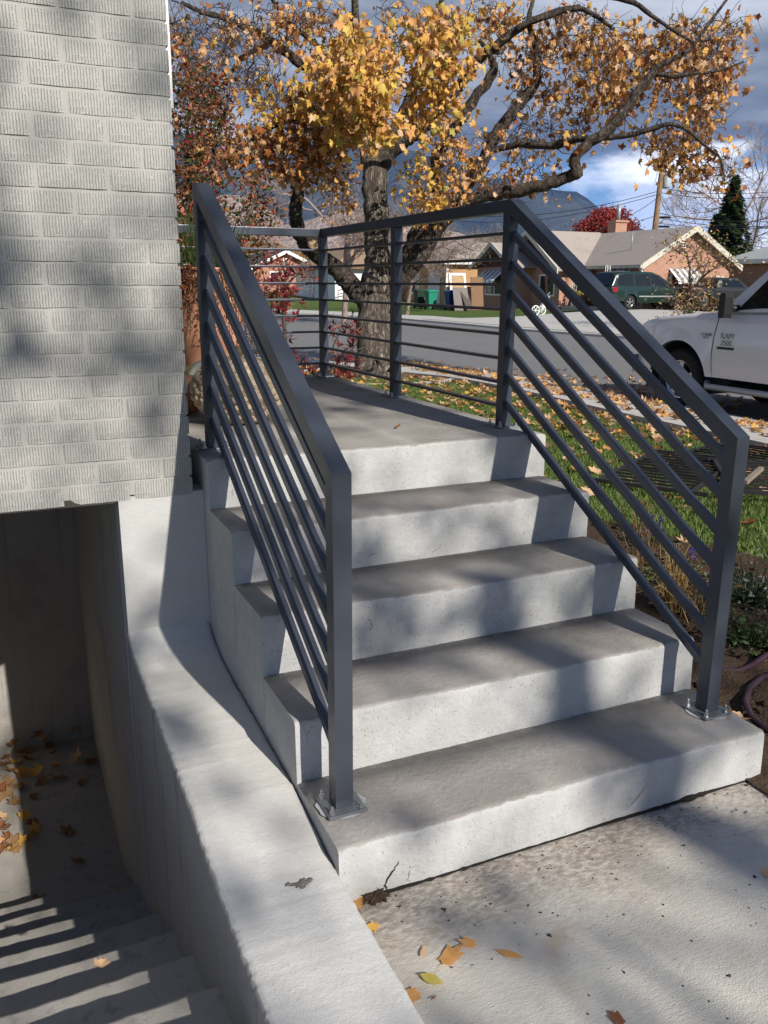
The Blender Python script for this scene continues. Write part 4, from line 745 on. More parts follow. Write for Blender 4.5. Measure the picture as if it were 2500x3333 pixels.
def board(name, label, cat, u, t, w, h, tilt, mat, frame=None, yaw=0.):
    p = at(u, 985, t); x, y = p[0], p[1]; g = tz(x, y)-.02; th = .05; o = thing(name, (x, y, g), label, cat); ca, sa = math.cos(yaw), math.sin(yaw)
    def T(a, b, c): yy = b+c*math.sin(tilt); return (x+a*ca-yy*sa, y+a*sa+yy*ca, g+c*math.cos(tilt))
    def slab_(a0, a1, c0, c1, b0, b1): return MB().add([T(a, b, c) for c in (c0, c1) for b in (b0, b1) for a in (a0, a1)], [(0, 2, 3, 1), (4, 5, 7, 6), (0, 1, 5, 4), (2, 6, 7, 3), (0, 4, 6, 2), (1, 3, 7, 5)])
    part('panel', slab_(-w/2, w/2, 0, h, 0, th), mat, o)
    if frame:
        for a0, a1, c0, c1 in ((-w/2, -w/2+.14, 0, h), (w/2-.14, w/2, 0, h), (-w/2+.14, w/2-.14, h-.14, h), (-w/2+.14, w/2-.14, 0, .14)): part('frame', slab_(a0, a1, c0, c1, -.04, -.002), frame, o)
M_PLY = plain('plywood', (.42, .29, .16), .8, var=.2, sc=3); M_CARD = plain('grey_board', (.20, .175, .165), .9, var=.15); M_BROWNB = plain('brown_board', (.22, .13, .075), .85, var=.2)
board('door_panel', 'white framed door panel leaning on the orange brick wall', 'door', 1497, 47.3, 1.05, 2.0, .22, M_PLY, M_WPAINT); board('board', 'grey board leaning beside the blue bin', 'board', 1505, 45.8, .9, 1.25, .25, M_CARD); board('board', 'narrow dark board leaning right of the grey board', 'board', 1533, 45.8, .55, 1.2, .5, plain('dark_board', (.10, .08, .075), .9), None, .3); board('board', 'brown plywood sheet standing by the house wing', 'board', 1556, 46.2, .75, 1.75, .12, M_BROWNB)
def cart():
    p = at(1752, 1000, 40.); x, y = p[0], p[1]; g = tz(x, y)-.02; c = thing('golf_cart_trolley', (x, y, g), 'small trolley with white spoked wheels on the far lawn', 'trolley')
    for dx in (-.22, .22):
        w = part('wheel', MB().add([], []), M_WPAINT, c) if False else None
        mb = MB(); n = 16; ring = [(x+dx+.0, y+.0, 0)]; pts_ = [(x+dx+.21*math.cos(a), y-.05+dx*.3, g+.22+.21*math.sin(a)) for a in np.linspace(0, 2*math.pi, n+1)]; mb.tube(pts_, .03, 5)
        for a in np.linspace(0, math.pi, 4)[:-1]: mb.tube([(x+dx+.2*math.cos(a), y-.05+dx*.3, g+.22+.2*math.sin(a)), (x+dx-.2*math.cos(a), y-.05+dx*.3, g+.22-.2*math.sin(a))], .018, 4)
        part('wheel', mb, M_WPAINT, c)
    part('handle', MB().tube([(x, y, g+.25), (x+.35, y, g+.8), (x+.62, y, g+1.05)], .02, 5), M_ALU2, c); part('bag', MB().tube([(x+.12, y, g+.1), (x+.5, y, g+.85)], [.1, .12], 8), M_WPAINT, c)
cart()
def potplant(label, x, y, col, leafc, h=.5, n=70):
    g = tz(x, y)+.2; p = thing('potted_plant', (x, y, g), label, 'plant'); part('pot', MB().lathe([(.14, 0), (.2, .26), (.22, .3), (.17, .3), (.15, .27)], (x, y, g), 12), plain('pot_glaze', col, .5), p)
    V, F, mi = leaf_cloud('f', np.array((x, y, g+.3+h/2))+RNG.normal(size=(n, 3))*np.array((.15, .15, h*.3)), .22, [0, 1], None, OVAL, OVAL_F); arr_obj('foliage', arrays_mesh('foliage', V, F, [LEAF[leafc], LEAF['olive']], mi), p, 'stuff')
potplant('spiky potted plant on the porch of the red brick house', 27.9, 36.4, (.10, .045, .03), 'green', .6); potplant('small plant in red pot on the far porch', 28.0, 34.6, (.25, .03, .04), 'rust', .25, 40)

# ------------------------------------------------------------------ utility pole and wires
def pole():
    p0 = at(2120, 800, 60.); g = tz(p0[0], p0[1]); base = np.array((p0[0], p0[1], g)); top = at(2161, 492, 60.); up_ = thing('utility_pole', base, 'wooden utility pole with grey transformer behind the red brick house', 'utility pole')
    part('pole', MB().tube([base+(top-base)*f for f in np.linspace(0, 1, 8)], list(np.linspace(.24, .16, 8)), 10), mk_bark('pole_wood', (.17, .10, .055), (.36, .235, .135), .05, 14, .3), up_)
    def on(v): f = (800-v)/(800-492.); return base+(top-base)*np.clip((top[2]-0)/(top[2])*0+((at(2120+41*(800-v)/308., v, 60.))[2]-base[2])/(top[2]-base[2]), 0, 1)
    q = on(588)+RT*.42; part('transformer', MB().lathe([(.24, 0), (.27, .05), (.27, .85), (.24, .9), (.08, .95)], tuple(q-np.array((0, 0, .45))), 14), plain('transformer_grey', (.42, .47, .47), .5), up_)
    for v, s_ in ((545, -.7), (507, -.35)): a = on(v); part('crossarm', MB().tube([a, a+RT*s_+np.array((0, 0, .1))], .05, 6), M_ALU2, up_)
    for v in (706, 736): a = on(v)+RT*.55; part('cable_box', MB().beam(a-RT*.3, a+RT*.45, .18, .14), M_DARK, up_)
    return on
on = pole(); M_WIRE = plain('wire', (.03, .03, .035), .6)
WL = iter(['uppermost cable running right from the pole below the transformer', 'second cable running right just under the uppermost one', 'upper of the low cables running right past the spruce', 'thick dark middle cable running right past the spruce', 'lowest cable running right from the pole', 'uppermost cable running left from the pole over the crimson tree', 'second cable running left over the crimson tree', 'low cable running left behind the brick chimney', 'long drop cable slanting right from pole to house ridge', 'short drop cable slanting right beside the long one', 'drop cable slanting left across the ranch roof'])
def wire(label, a, b, sag, r=.022):
    label = next(WL)
    a, b = np.asarray(a), np.asarray(b); P = [a+(b-a)*f-np.array((0, 0, 4*sag*f*(1-f))) for f in np.linspace(0, 1, 14)]; single('power_line', MB().tube(P, r, 4), M_WIRE, a, label, 'cable', 'overhead cables at the pole')
wl = 'thin overhead cable strung from the wooden pole'
for v, u2, v2, sg in ((610, 2760, 585, .6), (625, 2760, 602, .6), (692, 2760, 700, .5), (706, 2760, 706, .6), (724, 2760, 722, .4)): wire(wl, on(v), at(u2, v2, 54.), sg)
for v, u2, v2, t2, sg in ((620, 1500, 700, 75., .7), (630, 1500, 720, 75., .7), (700, 1600, 790, 70., .6)): wire(wl, on(v), at(u2, v2, t2), sg)
wire(wl, on(625), at(2290, 768, 46.), .5, .02); wire(wl, on(630), at(2210, 745, 52.), .3, .018); wire(wl, on(640)+0, at(1690, 800, 48.), .8, .02)

# ------------------------------------------------------------------ trees farther off
def tree_tubes(base, h, spread, rg, levels=4, nb=4, r0=.2, up=.6, first=.3, seg=4):
    tubes = []; tips = []
    def grow(p, d, L, r, lev):
        path = [p]; q = p.copy()
        for i in range(seg):
            d2 = d+rg.normal(size=3)*.16; d2[2] += up*.06; d2 /= np.linalg.norm(d2); q = q+d2*L/seg; path.append(q.copy()); d = d2
        tubes.append((path, list(np.linspace(r, r*.55, seg+1))))
        if lev == 0: tips.append(q); return
        for k in range(nb+(1 if rg.random() < .4 else 0)):
            f = rg.uniform(first if lev == levels else .25, 1.); i = min(int(f*seg), seg-1); s_ = path[i]+(path[i+1]-path[i])*(f*seg-i); a = rg.normal(size=3); a -= d*np.dot(a, d); a /= np.linalg.norm(a)+1e-9
            dd = d*rg.uniform(.35, .9)+a*spread*rg.uniform(.6, 1.1); dd[2] += .12*up; dd /= np.linalg.norm(dd); grow(s_, dd, L*rg.uniform(.5, .75), max(r*.5, .008), lev-1)
        tips.append(q)
    grow(np.asarray(base, float), np.array((0, 0, 1.)), h*.45, r0, levels); return tubes, np.array(tips)
def bare_tree(label, u, t, h, seed, spread=.9, levels=4, nb=4, r0=.16, mat=None, leaves=None, lsize=.09, nleaf=0, group=None, shape=OVAL, faces=OVAL_F, dz=0., v=985, lspread=.25, bush=False):
    p = at(u, v, t); x, y = p[0], p[1]; g = tz(x, y)-.1+dz; rg = np.random.default_rng(seed); tr = thing('shrub' if bush else 'tree', (x, y, g), label, 'shrub' if bush else 'tree', group); tubes, tips = tree_tubes((x, y, g), h, spread, rg, levels, nb, r0)
    V, F = tubes_mesh(tubes[:1], 8); arr_obj('trunk', arrays_mesh('trunk', V, F, [mat or M_BARK2], smooth=True), tr); V, F = tubes_mesh(tubes[1:], 3); arr_obj('branches', arrays_mesh('branches', V, F, [mat or M_BARK2], smooth=True), tr, 'stuff')
    if leaves:
        P = tips[rg.integers(0, len(tips), nleaf)]+rg.normal(size=(nleaf, 3))*lspread; V, F, mi = leaf_cloud('crown', P, lsize*RNG.uniform(.6, 1.2, nleaf), list(range(len(leaves))), None, shape, faces); arr_obj('crown', arrays_mesh('crown', V, F, [LEAF[n] for n in leaves], mi), tr, 'stuff')
    return tr
M_PALET = plain('pale_twig', (.26, .20, .165), .9, var=.2, sc=2); M_PINKT = plain('pinkish_twig', (.30, .22, .19), .9, var=.2, sc=2)
bare_tree('small tree with sparse brown leaves on the lawn of the red brick house', 2240, 29., 4.7, 21, 1.35, 4, 4, .11, M_BARK2, ['dry', 'brown', 'olive', 'tan'], .13, 1500, dz=-.1, v=1000, lspread=.3)
bare_tree('tall bare tree at the right edge behind the spruce', 2440, 72, 16, 31, .8, 5, 4, .22, M_PINKT); bare_tree('bare pale tree left of the spruce', 2290, 78, 15, 32, .9, 5, 4, .2, M_PALET)
bare_tree('bare bushy tree with grey brown twigs beside the orange brick house', 1325, 43., 7., 33, 1.1, 5, 4, .12, M_PALET, ['dry', 'brown'], .12, 700, lspread=.3); bare_tree('wide bare tree with dry leaves behind the maple trunk', 1120, 36., 9.5, 34, 1.0, 5, 4, .14, M_PINKT, ['dry', 'rust', 'olive'], .11, 700)
bare_tree('small pale poplar between the far roofs', 1640, 95, 6.5, 36, .45, 4, 5, .12, M_PALET, ['straw', 'dry'], .2, 260); bare_tree('yellowish young tree behind the ranch roof', 1812, 100, 7.6, 37, .35, 4, 5, .1, M_PALET, ['straw', 'olive'], .22, 300); bare_tree('bare thin tree rising over the tan roof', 1585, 85, 7.2, 38, .55, 5, 4, .1, M_PALET)
bare_tree('round rust coloured tree behind the white garage', 1045, 85, 5.0, 41, 1.1, 4, 5, .2, M_BARK2, ['rust', 'orange', 'dry'], .3, 1800, lspread=.6); bare_tree('green bush behind the pink brick house', 985, 78, 3.8, 42, 1.1, 4, 4, .2, M_BARK2, ['green', 'olive'], .25, 700, lspread=.4)
bare_tree('dark green yard shrub beyond the maple', 1125, 70, 4.2, 44, 1.0, 4, 4, .2, M_BARK2, ['green', 'darkgreen'], .25, 700, lspread=.45)
def dome_tree(label, u, v, t, rl, rh, n, cols, lsize):
    c = at(u, v, t); x, y = c[0], c[1]; g = tz(x, y); tr = thing('tree', (x, y, g), label, 'tree'); part('trunk', MB().tube([(x, y, g), (x, y, c[2]+rh*.3)], [.2, .07], 8), M_BARK2, tr); L_ = []; tub = []
    for k in range(n):
        q = RNG.normal(size=3); q /= np.linalg.norm(q); q[2] = abs(q[2])*1.1-.25; r = RNG.uniform(.6, 1.); p = c+q*np.array((rl, rl, rh))*r; tub.append(([np.array((x, y, c[2]-rh*.3)), (c+p)/2+RNG.normal(size=3)*.2, p], [.05, .03, .012])); L_ += list(p+RNG.normal(size=(45, 3))*np.array((.26, .26, .2)))
    V, F = tubes_mesh(tub, 4); arr_obj('branches', arrays_mesh('branches', V, F, [M_BARK2]), tr, 'stuff'); V, F, mi = leaf_cloud('c', np.array(L_), RNG.uniform(.6, 1.2, len(L_))*lsize, list(range(len(cols))), None, OVAL, OVAL_F); arr_obj('crown', arrays_mesh('crown', V, F, [LEAF[k] for k in cols], mi), tr, 'stuff')
dome_tree('round crimson tree behind the roof of the red brick house', 1972, 748, 62., 2.3, 1.75, 150, ['crimson', 'red', 'red', 'pink'], .24)
def spruce(label, u, t, h, w, seed):
    p = at(u, 985, t); x, y = p[0], p[1]; g = tz(x, y); rg = np.random.default_rng(seed); s_ = thing('spruce_tree', (x, y, g), label, 'tree'); part('trunk', MB().tube([(x, y, g), (x, y, g+h*.97)], [.2, .03], 8), M_BARK2, s_)
    n = 4200; f = rg.random(n)**.8; a = rg.random(n)*6.283; lay = np.floor(f*16)/16+rg.random(n)*.03; r = w*(1-f)**.9*(rg.random(n)**.35)*(.75+.35*np.sin(a*5+np.floor(f*16)*2.2)); P = np.c_[x+r*np.cos(a), y+r*np.sin(a), g+.4+f*(h-.4)-r*.22]
    dirv = np.c_[np.cos(a), np.sin(a), -.25+rg.normal(size=n)*.2]; dirv /= np.linalg.norm(dirv, axis=1)[:, None]; sd = np.cross(dirv, (0, 0, 1.)); sd /= np.linalg.norm(sd, axis=1)[:, None]; nn = np.cross(sd, dirv); R = np.stack([sd, dirv, nn], 2)
    V, F, k = leaf_arrays(P, rg.uniform(.45, .8, n), OVAL, OVAL_F, R=R); arr_obj('crown', arrays_mesh('crown', V, F, [LEAF['darkgreen'], LEAF['green']], np.repeat((rg.random(n) < .25).astype(int), k)), s_, 'stuff')
spruce('tall dark green spruce behind the red brick house gable', 2352, 64, 8.6, 3.0, 3); spruce('shorter dark spruce left of the tall one', 2305, 66, 6.0, 1.7, 4)
print('background done')

# ------------------------------------------------------------------ vehicles
M_TIRE = plain('tyre_rubber', (.018, .018, .018), .85); M_CHROME = plain('alloy_metal', (.55, .55, .56), .22, .9, .5, .05); M_BLACKP = plain('black_plastic', (.018, .018, .019), .5); M_CARGLASS = plain('car_glass', (.012, .015, .017), .05, 0, .6, .2); M_RED = plain('tail_lamp_red', (.30, .012, .012), .3); M_CLEAR = plain('lamp_clear', (.5, .52, .55), .15, .3, .5)
class Car:
    def __init__(s, name, label, cat, org, fwd, paint, ztop, zbot, hw, arches, lf, lr):
        s.o = np.array(org, float); s.f = np.array((fwd[0], fwd[1], 0.)); s.f /= np.linalg.norm(s.f); s.l = np.array((-s.f[1], s.f[0], 0.)); s.t = thing(name, org, label, cat); s.p = paint
        s.zt, s.zb, s.hw, s.ar, s.lf, s.lr = ztop, zbot, hw, arches, lf, lr
    def W(s, a, b, z): return s.o+s.f*a+s.l*b+np.array((0, 0, z))
    def yy(s, a, z):
        y = s.hw-.07*((z-.85)/.55)**2
        if a > s.lf-.55: y -= .16*((a-(s.lf-.55))/.55)**2
        if a < s.lr+.4: y -= .08*(((s.lr+.4)-a)/.4)**2
        for c, r in s.ar: d = math.hypot(a-c, z-r*.80); y += .035*math.exp(-((d-r)/.10)**2)
        return y
    def top(s, a): return float(np.interp(-a, [-q[0] for q in s.zt], [q[1] for q in s.zt]))
    def bot(s, a):
        z = float(np.interp(-a, [-q[0] for q in s.zb], [q[1] for q in s.zb]))
        for c, r in s.ar:
            if abs(a-c) < r: z = max(z, r*.80+math.sqrt(max(0, r*r-(a-c)**2)))
        return z
    def body(s):
        st = sorted(set([round(x, 3) for x in np.linspace(s.lr, s.lf, 70)]+[round(c+r*math.cos(t), 3) for c, r in s.ar for t in np.linspace(0, math.pi, 19)])); mb = MB()
        for sd in (1, -1):
            P = []
            for a in st:
                b, t = s.bot(a), s.top(a); P.append([s.W(a, sd*(s.yy(a, b+(t-b)*f)-(.04 if f == 1 else 0.)), b+(t-b)*(f if f < 1 else 1)) for f in (0, .2, .4, .6, .8, .93, 1.)])
            mb.grid(P, smooth=True, flip=(sd == 1))
        P = []
        for a in st:
            t = s.top(a); y = s.yy(a, t)-.04; P.append([s.W(a, y*q, t+.055*(1-q*q)) for q in np.linspace(-1, 1, 9)])
        mb.grid(P, smooth=True)
        for a, fl in ((s.lf, 1), (s.lr, -1)):
            b, t = s.bot(a), s.top(a); mb.grid([[s.W(a+fl*(.10*(1-q*q)), s.yy(a, b+(t-b)*f)*q, b+(t-b)*f) for q in np.linspace(-1, 1, 9)] for f in np.linspace(0, 1, 6)], smooth=True)
        s.bodyo = part('body', mb, s.p, s.t)
        for c, r in s.ar:      # dark wheel wells
            for sd in (1, -1):
                mb = MB(); P = [[s.W(c+r*math.cos(t)*q, sd*(s.hw-.02-dp), r*.80+r*math.sin(t)*q) for dp, q in ((0, .985), (.45, .985), (.45, .3))] for t in np.linspace(-.3, math.pi+.3, 18)]; mb.grid(P, smooth=True)
                part('wheel_well', mb, M_BLACKP, s.t)
        mb = MB().add([s.W(a, b, .36) for a, b in ((s.lf-.2, s.hw-.2), (s.lf-.2, -s.hw+.2), (s.lr+.2, -s.hw+.2), (s.lr+.2, s.hw-.2))], [(0, 1, 2, 3)]); part('underbody', mb, M_BLACKP, s.t)
    def house(s, st, paint=None):
        """greenhouse loft; st = [(a, belt z, roof z, y belt, y roof)]"""
        s.gh = st; mb = MB()
        for sd in (1, -1): mb.grid([[s.W(a, sd*(yb+(yr-yb)*f), zb+(zr-zb)*f) for f in (0, .5, .85)]+[s.W(a, sd*(yr-.01), zb+(zr-zb)*.94), s.W(a, sd*(yr-.07), zr)] for a, zb, zr, yb, yr in st], smooth=True)
        mb.grid([[s.W(a, (yr-.07)*q, zr+.03*(1-q*q)) for q in np.linspace(-1, 1, 7)] for a, zb, zr, yb, yr in st], smooth=True); part('cab', mb, paint or s.p, s.t)
    def gp(s, a, f, sd, out=.006):
        G = sorted(s.gh); A = [g[0] for g in G]; zb, zr, yb, yr = (float(np.interp(a, A, [g[k] for g in G])) for k in (1, 2, 3, 4)); return s.W(a, sd*(yb+(yr-yb)*f+out), zb+(zr-zb)*f)
    def glass(s, poly, name='window', n=6):
        """side window: list of (a, f) corner points, on both sides"""
        for sd in (1, -1):
            lo, hi = poly; P = [[s.gp(a0+(a1-a0)*k/n, f0+(f1-f0)*k/n, sd) for k in range(n+1)] for (a0, f0, a1, f1) in (lo, hi)]; mid = [(np.array(p)+np.array(q))/2 for p, q in zip(*P)]; part(name, MB().grid([P[0], P[1]], smooth=True), M_CARGLASS, s.t)
    def screen(s, a0, z0, y0, a1, z1, y1, name='windscreen'): part(name, MB().grid([[s.W(a0, y0*q, z0+.03*(1-q*q)) for q in np.linspace(-1, 1, 7)], [s.W(a1, y1*q, z1+.03*(1-q*q)) for q in np.linspace(-1, 1, 7)]], smooth=True), M_CARGLASS, s.t)
    def wheels(s, ax, R, wd=.25, rim=.6, spokes=5):
        for a in ax:
            for sd in (1, -1):
                c = s.W(a, sd*(s.hw-.03-wd/2), R); mb = MB(); prof = [(R*rim, -wd/2), (R*.9, -wd/2), (R, -wd*.3), (R, wd*.3), (R*.9, wd/2), (R*rim, wd/2), (R*rim*.96, wd*.2)]; n = 30
                P = [[c+s.f*r*math.cos(t)+np.array((0, 0, 1.))*r*math.sin(t)+s.l*sd*o for r, o in prof] for t in np.linspace(0, 2*math.pi, n+1)]; w = part('wheel', mb.grid(P, smooth=True), M_TIRE, s.t); ORIG[w.name] = ORIG[s.t.name]
                rm = MB(); rr_ = R*rim; rm.grid([[c+s.f*r*math.cos(t)+np.array((0, 0, 1.))*r*math.sin(t)+s.l*sd*o for r, o in ((rr_, wd*.42), (rr_*.93, wd*.43), (rr_*.88, wd*.28), (rr_*.86, -.02))] for t in np.linspace(0, 2*math.pi, n+1)], smooth=True)
                for k in range(spokes):
                    t = 2*math.pi*k/spokes+.3; d = s.f*math.cos(t)+np.array((0, 0, 1.))*math.sin(t); e = np.cross(d, s.l); v = [c+s.l*sd*(wd*.36)+d*rr_*.12+e*rr_*q*.11 for q in (-1, 1)]+[c+s.l*sd*(wd*.33)+d*rr_*.92+e*rr_*q*.17 for q in (1, -1)]; v += [p-s.l*sd*.05 for p in v]; rm.add(v, [(0, 1, 2, 3), (7, 6, 5, 4), (0, 4, 5, 1), (1, 5, 6, 2), (2, 6, 7, 3), (3, 7, 4, 0)])
                rm.lathe([(.001, 0), (.001, 0)], (0, 0, -50), 3) if False else None
                hub = [c+s.l*sd*(wd*.38)+(s.f*math.cos(t)+np.array((0, 0, 1.))*math.sin(t))*rr_*.17 for t in np.linspace(0, 2*math.pi, 13)[:-1]]; rm.add([c+s.l*sd*wd*.4]+hub, [(0, i+1, (i+1) % 12+1) for i in range(12)]); part('rim', rm, M_CHROME, w)
    def side_box(s, name, a0, a1, z0, z1, mat, sd=1, out=.02, d=.03): return part(name, MB().add([s.W(a, sd*(s.yy(a, (z0+z1)/2)+o), z) for z in (z0, z1) for o in (-d, out) for a in (a0, a1)], [(0, 2, 3, 1), (4, 5, 7, 6), (0, 1, 5, 4), (2, 6, 7, 3), (0, 4, 6, 2), (1, 3, 7, 5)]), mat, s.t)
    def seam(s, a, z0, z1, bend=0., sd=1):
        P = []
        for f in np.linspace(0, 1, 12): aa = a+bend*math.sin(f*math.pi*.5)*(1-f); z = z0+(z1-z0)*f; P.append([s.W(aa-.006, sd*(s.yy(aa, z)+.0025), z), s.W(aa+.006, sd*(s.yy(aa, z)+.0025), z)])
        return part('door_seam', MB().grid(P, smooth=False), M_DARK, s.t)
    def text(s, body, a, z, h, mat, sd=1):
        cu = bpy.data.curves.new('badge', 'FONT'); cu.body = body; cu.size = h; cu.extrude = .006; cu.align_x = 'CENTER'; cu.align_y = 'CENTER'; cu.space_line = .8; o = bpy.data.objects.new('tmp', cu); me = bpy.data.meshes.new_from_object(o); bpy.data.objects.remove(o)
        me.materials.clear(); me.materials.append(mat); ob = link(bpy.data.objects.new('badge', me)); ob.parent = s.t
        X = -s.f*sd if sd == 1 else s.f; Y = np.array((0, 0, 1.)); Z = s.l*sd; p = s.W(a, sd*(s.yy(a, z)+.004), z)-ORIG[s.t.name]; ob.matrix_local = Matrix(((X[0], Y[0], Z[0], p[0]), (X[1], Y[1], Z[1], p[1]), (X[2], Y[2], Z[2], p[2]), (0, 0, 0, 1))); return ob
def pickup():
    white = plain('white_car_paint', (.70, .70, .705), .28, 0, .5, .02, 1., coat=.6); wp = gz(2197, 1333, -.16); org = np.array((wp[0]+.97, wp[1], tz(wp[0]+1, wp[1])))
    c = Car('pickup_truck', 'white pickup truck parked at the kerb beside the lawn', 'truck', org, (0., 1.), white, [(1.02, 1.08), (.92, 1.18), (.5, 1.26), (0, 1.31), (-.5, 1.35), (-.9, 1.38), (-4.95, 1.40)], [(1.02, .50), (.6, .46), (-.55, .52), (-4.2, .52), (-4.85, .56)], 1.0, [(0., .54), (-3.6, .54)], 1.02, -4.85)
    c.body(); c.house([(-.60, 1.36, 1.365, .93, .92), (-1.28, 1.38, 1.99, .945, .80), (-1.55, 1.39, 2.06, .945, .79), (-2.95, 1.40, 2.06, .945, .79), (-3.3, 1.40, 1.9, .945, .80), (-3.45, 1.40, 1.41, .94, .93)])
    c.glass(((-.90, .10, -1.98, .05), (-1.36, .80, -1.98, .84))); c.glass(((-2.08, .05, -2.98, .06), (-2.08, .84, -2.9, .84))); c.screen(-.63, 1.395, .84, -1.27, 1.975, .70); c.screen(-3.47, 1.44, .8, -3.32, 1.88, .72, 'rear_window')
    c.wheels((0., -3.6), .43, .27, .62)
    for sd in (1, -1):
        m = part('mirror', MB().add([c.W(a, sd*b, z) for z, q in ((1.30, .85), (1.35, 1), (1.56, 1), (1.61, .85)) for a, b in ((-.86-.06*q, 1.04), (-.86+.07*q, 1.05), (-.86+.05*q, 1.17), (-.86-.06*q, 1.18))], [(0, 1, 2, 3), (15, 14, 13, 12)]+[(i*4+j, i*4+(j+1) % 4, (i+1)*4+(j+1) % 4, (i+1)*4+j) for i in range(3) for j in range(4)]), M_BLACKP, c.t); part('arm', MB().tube([c.W(-.90, sd*.9, 1.42), c.W(-.88, sd*1.06, 1.42)], .045, 6), M_BLACKP, m)
        c.seam(-.64, .52, 1.36, .10, sd); c.seam(-2.03, .52, 1.37, 0, sd); c.seam(-3.12, .6, 1.37, 0, sd); c.side_box('door_handle', -1.9, -1.66, 1.10, 1.14, M_BLACKP, sd, .045); c.side_box('door_handle', -2.95, -2.72, 1.08, 1.12, M_BLACKP, sd, .045)
        part('running_board', MB().tube([c.W(-.55, sd*.97, .44), c.W(-.62, sd*1.05, .40), c.W(-2.95, sd*1.05, .40), c.W(-3.02, sd*.97, .44)], .042, 8), M_ALU2, c.t); c.side_box('headlamp', .72, .99, .84, 1.0, M_CLEAR, sd, .012)
        c.text('5.7 LITER\nHEMI', -.47, 1.05, .05, M_CHROME, sd); c.text('RAM', -.83, 1.06, .11, M_CHROME, sd); c.text('2500', -.83, .975, .095, M_CHROME, sd); part('badge_plate', MB().add([c.W(a, sd*(c.yy(a, .91)+o), z) for z in (.895, .925) for o in (-.01, .006) for a in (-.69, -.97)], [(0, 2, 3, 1), (4, 5, 7, 6), (0, 1, 5, 4), (2, 6, 7, 3), (0, 4, 6, 2), (1, 3, 7, 5)]), M_BLACKP, c.t)
    part('bumper', MB().grid([[c.W(1.06+.10*(1-q*q)-.08*abs(q)**4, .96*q, z) for q in np.linspace(-1, 1, 13)] for z in (.44, .52, .62, .70)], smooth=True), M_CHROME, c.t); part('grille', MB().grid([[c.W(1.035+.10*(1-q*q), .62*q, z) for q in np.linspace(-1, 1, 9)] for z in (.74, .86, .98)], smooth=True), M_CHROME, c.t)
    part('bed_floor', MB().box((0, 0, 0), (.001, .001, .001)), white, c.t) if False else None
pickup()
def minivan():
    green = plain('green_car_paint', (.008, .024, .021), .25, 0, .5, .05, 1., coat=.6); p = at(2050, 1014, 40.5); org = np.array((p[0]+3.03, p[1]+.95, 0)); org[2] = tz(org[0], org[1])+.09
    c = Car('minivan', 'dark green minivan parked in the driveway of the red brick house', 'car', org, (1., 0.), green, [(.95, .72), (.8, .86), (.3, .98), (-.4, 1.05), (-4.1, 1.06)], [(.95, .36), (.5, .32), (-2., .30), (-4.1, .42)], .96, [(0., .40), (-3.03, .40)], .95, -4.1)
    c.body(); c.house([(-.3, 1.05, 1.06, .90, .88), (-1.25, 1.05, 1.62, .91, .76), (-1.7, 1.05, 1.74, .91, .74), (-3.2, 1.06, 1.76, .91, .74), (-3.85, 1.06, 1.70, .90, .74), (-4.12, 1.06, 1.08, .88, .87)])
    c.glass(((-.75, .10, -1.75, .06), (-1.30, .80, -1.75, .84))); c.glass(((-1.85, .06, -2.75, .06), (-1.85, .84, -2.75, .84))); c.glass(((-2.85, .06, -3.80, .10), (-2.85, .84, -3.70, .84))); c.screen(-.36, 1.09, .8, -1.22, 1.62, .68); c.screen(-4.14, 1.10, .80, -3.9, 1.66, .68, 'rear_window'); c.wheels((0., -3.03), .335, .22, .62)
    for sd in (1, -1): c.side_box('tail_lamp', -4.08, -3.86, .82, 1.04, M_RED, sd, .012); c.side_box('side_moulding', -.5, -2.55, .58, .64, M_ALU2, sd, .015); c.side_box('door_handle', -1.72, -1.55, .92, .96, M_BLACKP, sd, .03); c.seam(-1.8, .36, 1.05, 0, sd); c.seam(-.62, .36, 1.05, 0, sd); part('mirror', MB().bbox((0, 0, 0), (.12, .16, .13), .02), M_BLACKP, c.t).location = tuple(c.W(-.75, sd*.98-.08, 1.05)-0*ORIG[c.t.name])
    for o in c.t.children:
        if o.name.startswith('mirror'): o.location = Vector(o.location)-Vector(ORIG[c.t.name])+Vector(ORIG[c.t.name])
    part('bumper', MB().grid([[c.W(-4.14-.08*(1-q*q), .9*q, z) for q in np.linspace(-1, 1, 9)] for z in (.40, .55, .66)], smooth=True), green, c.t)
minivan()
def dark_pickup():
    blk = plain('black_car_paint', (.022, .022, .024), .3, 0, .5, .05, 1., coat=.4); p = at(2195, 1014, 42.); org = np.array((p[0]+4.3, p[1]-.2, 0)); org[2] = tz(org[0], org[1])+.09
    c = Car('pickup_truck', 'dark pickup seen from behind, half hidden by the green minivan', 'truck', org, (1., -.06), blk, [(.95, .8), (.5, .92), (-.5, .98), (-4.3, 1.0)], [(.95, .42), (-.5, .45), (-4.3, .5)], .97, [(0., .45), (-3.3, .45)], .95, -4.3)
    c.body(); c.house([(-.5, .98, .99, .9, .88), (-1.15, .99, 1.46, .92, .76), (-2.1, .99, 1.5, .92, .76), (-2.4, 1., 1.42, .9, .76), (-2.55, 1., 1.02, .9, .88)]); c.glass(((-.8, .1, -2.25, .08), (-1.2, .8, -2.2, .84))); c.screen(-2.58, 1.05, .75, -2.43, 1.40, .68, 'rear_window'); c.wheels((0., -3.3), .37, .24)
    for sd in (1, -1): c.side_box('tail_lamp', -4.28, -4.12, .85, 1.12, M_RED, sd, .012)
    part('plate', MB().grid([[c.W(-4.42, y, z) for y in (-.2, .2)] for z in (.62, .78)], smooth=False), M_WPAINT, c.t)
dark_pickup()
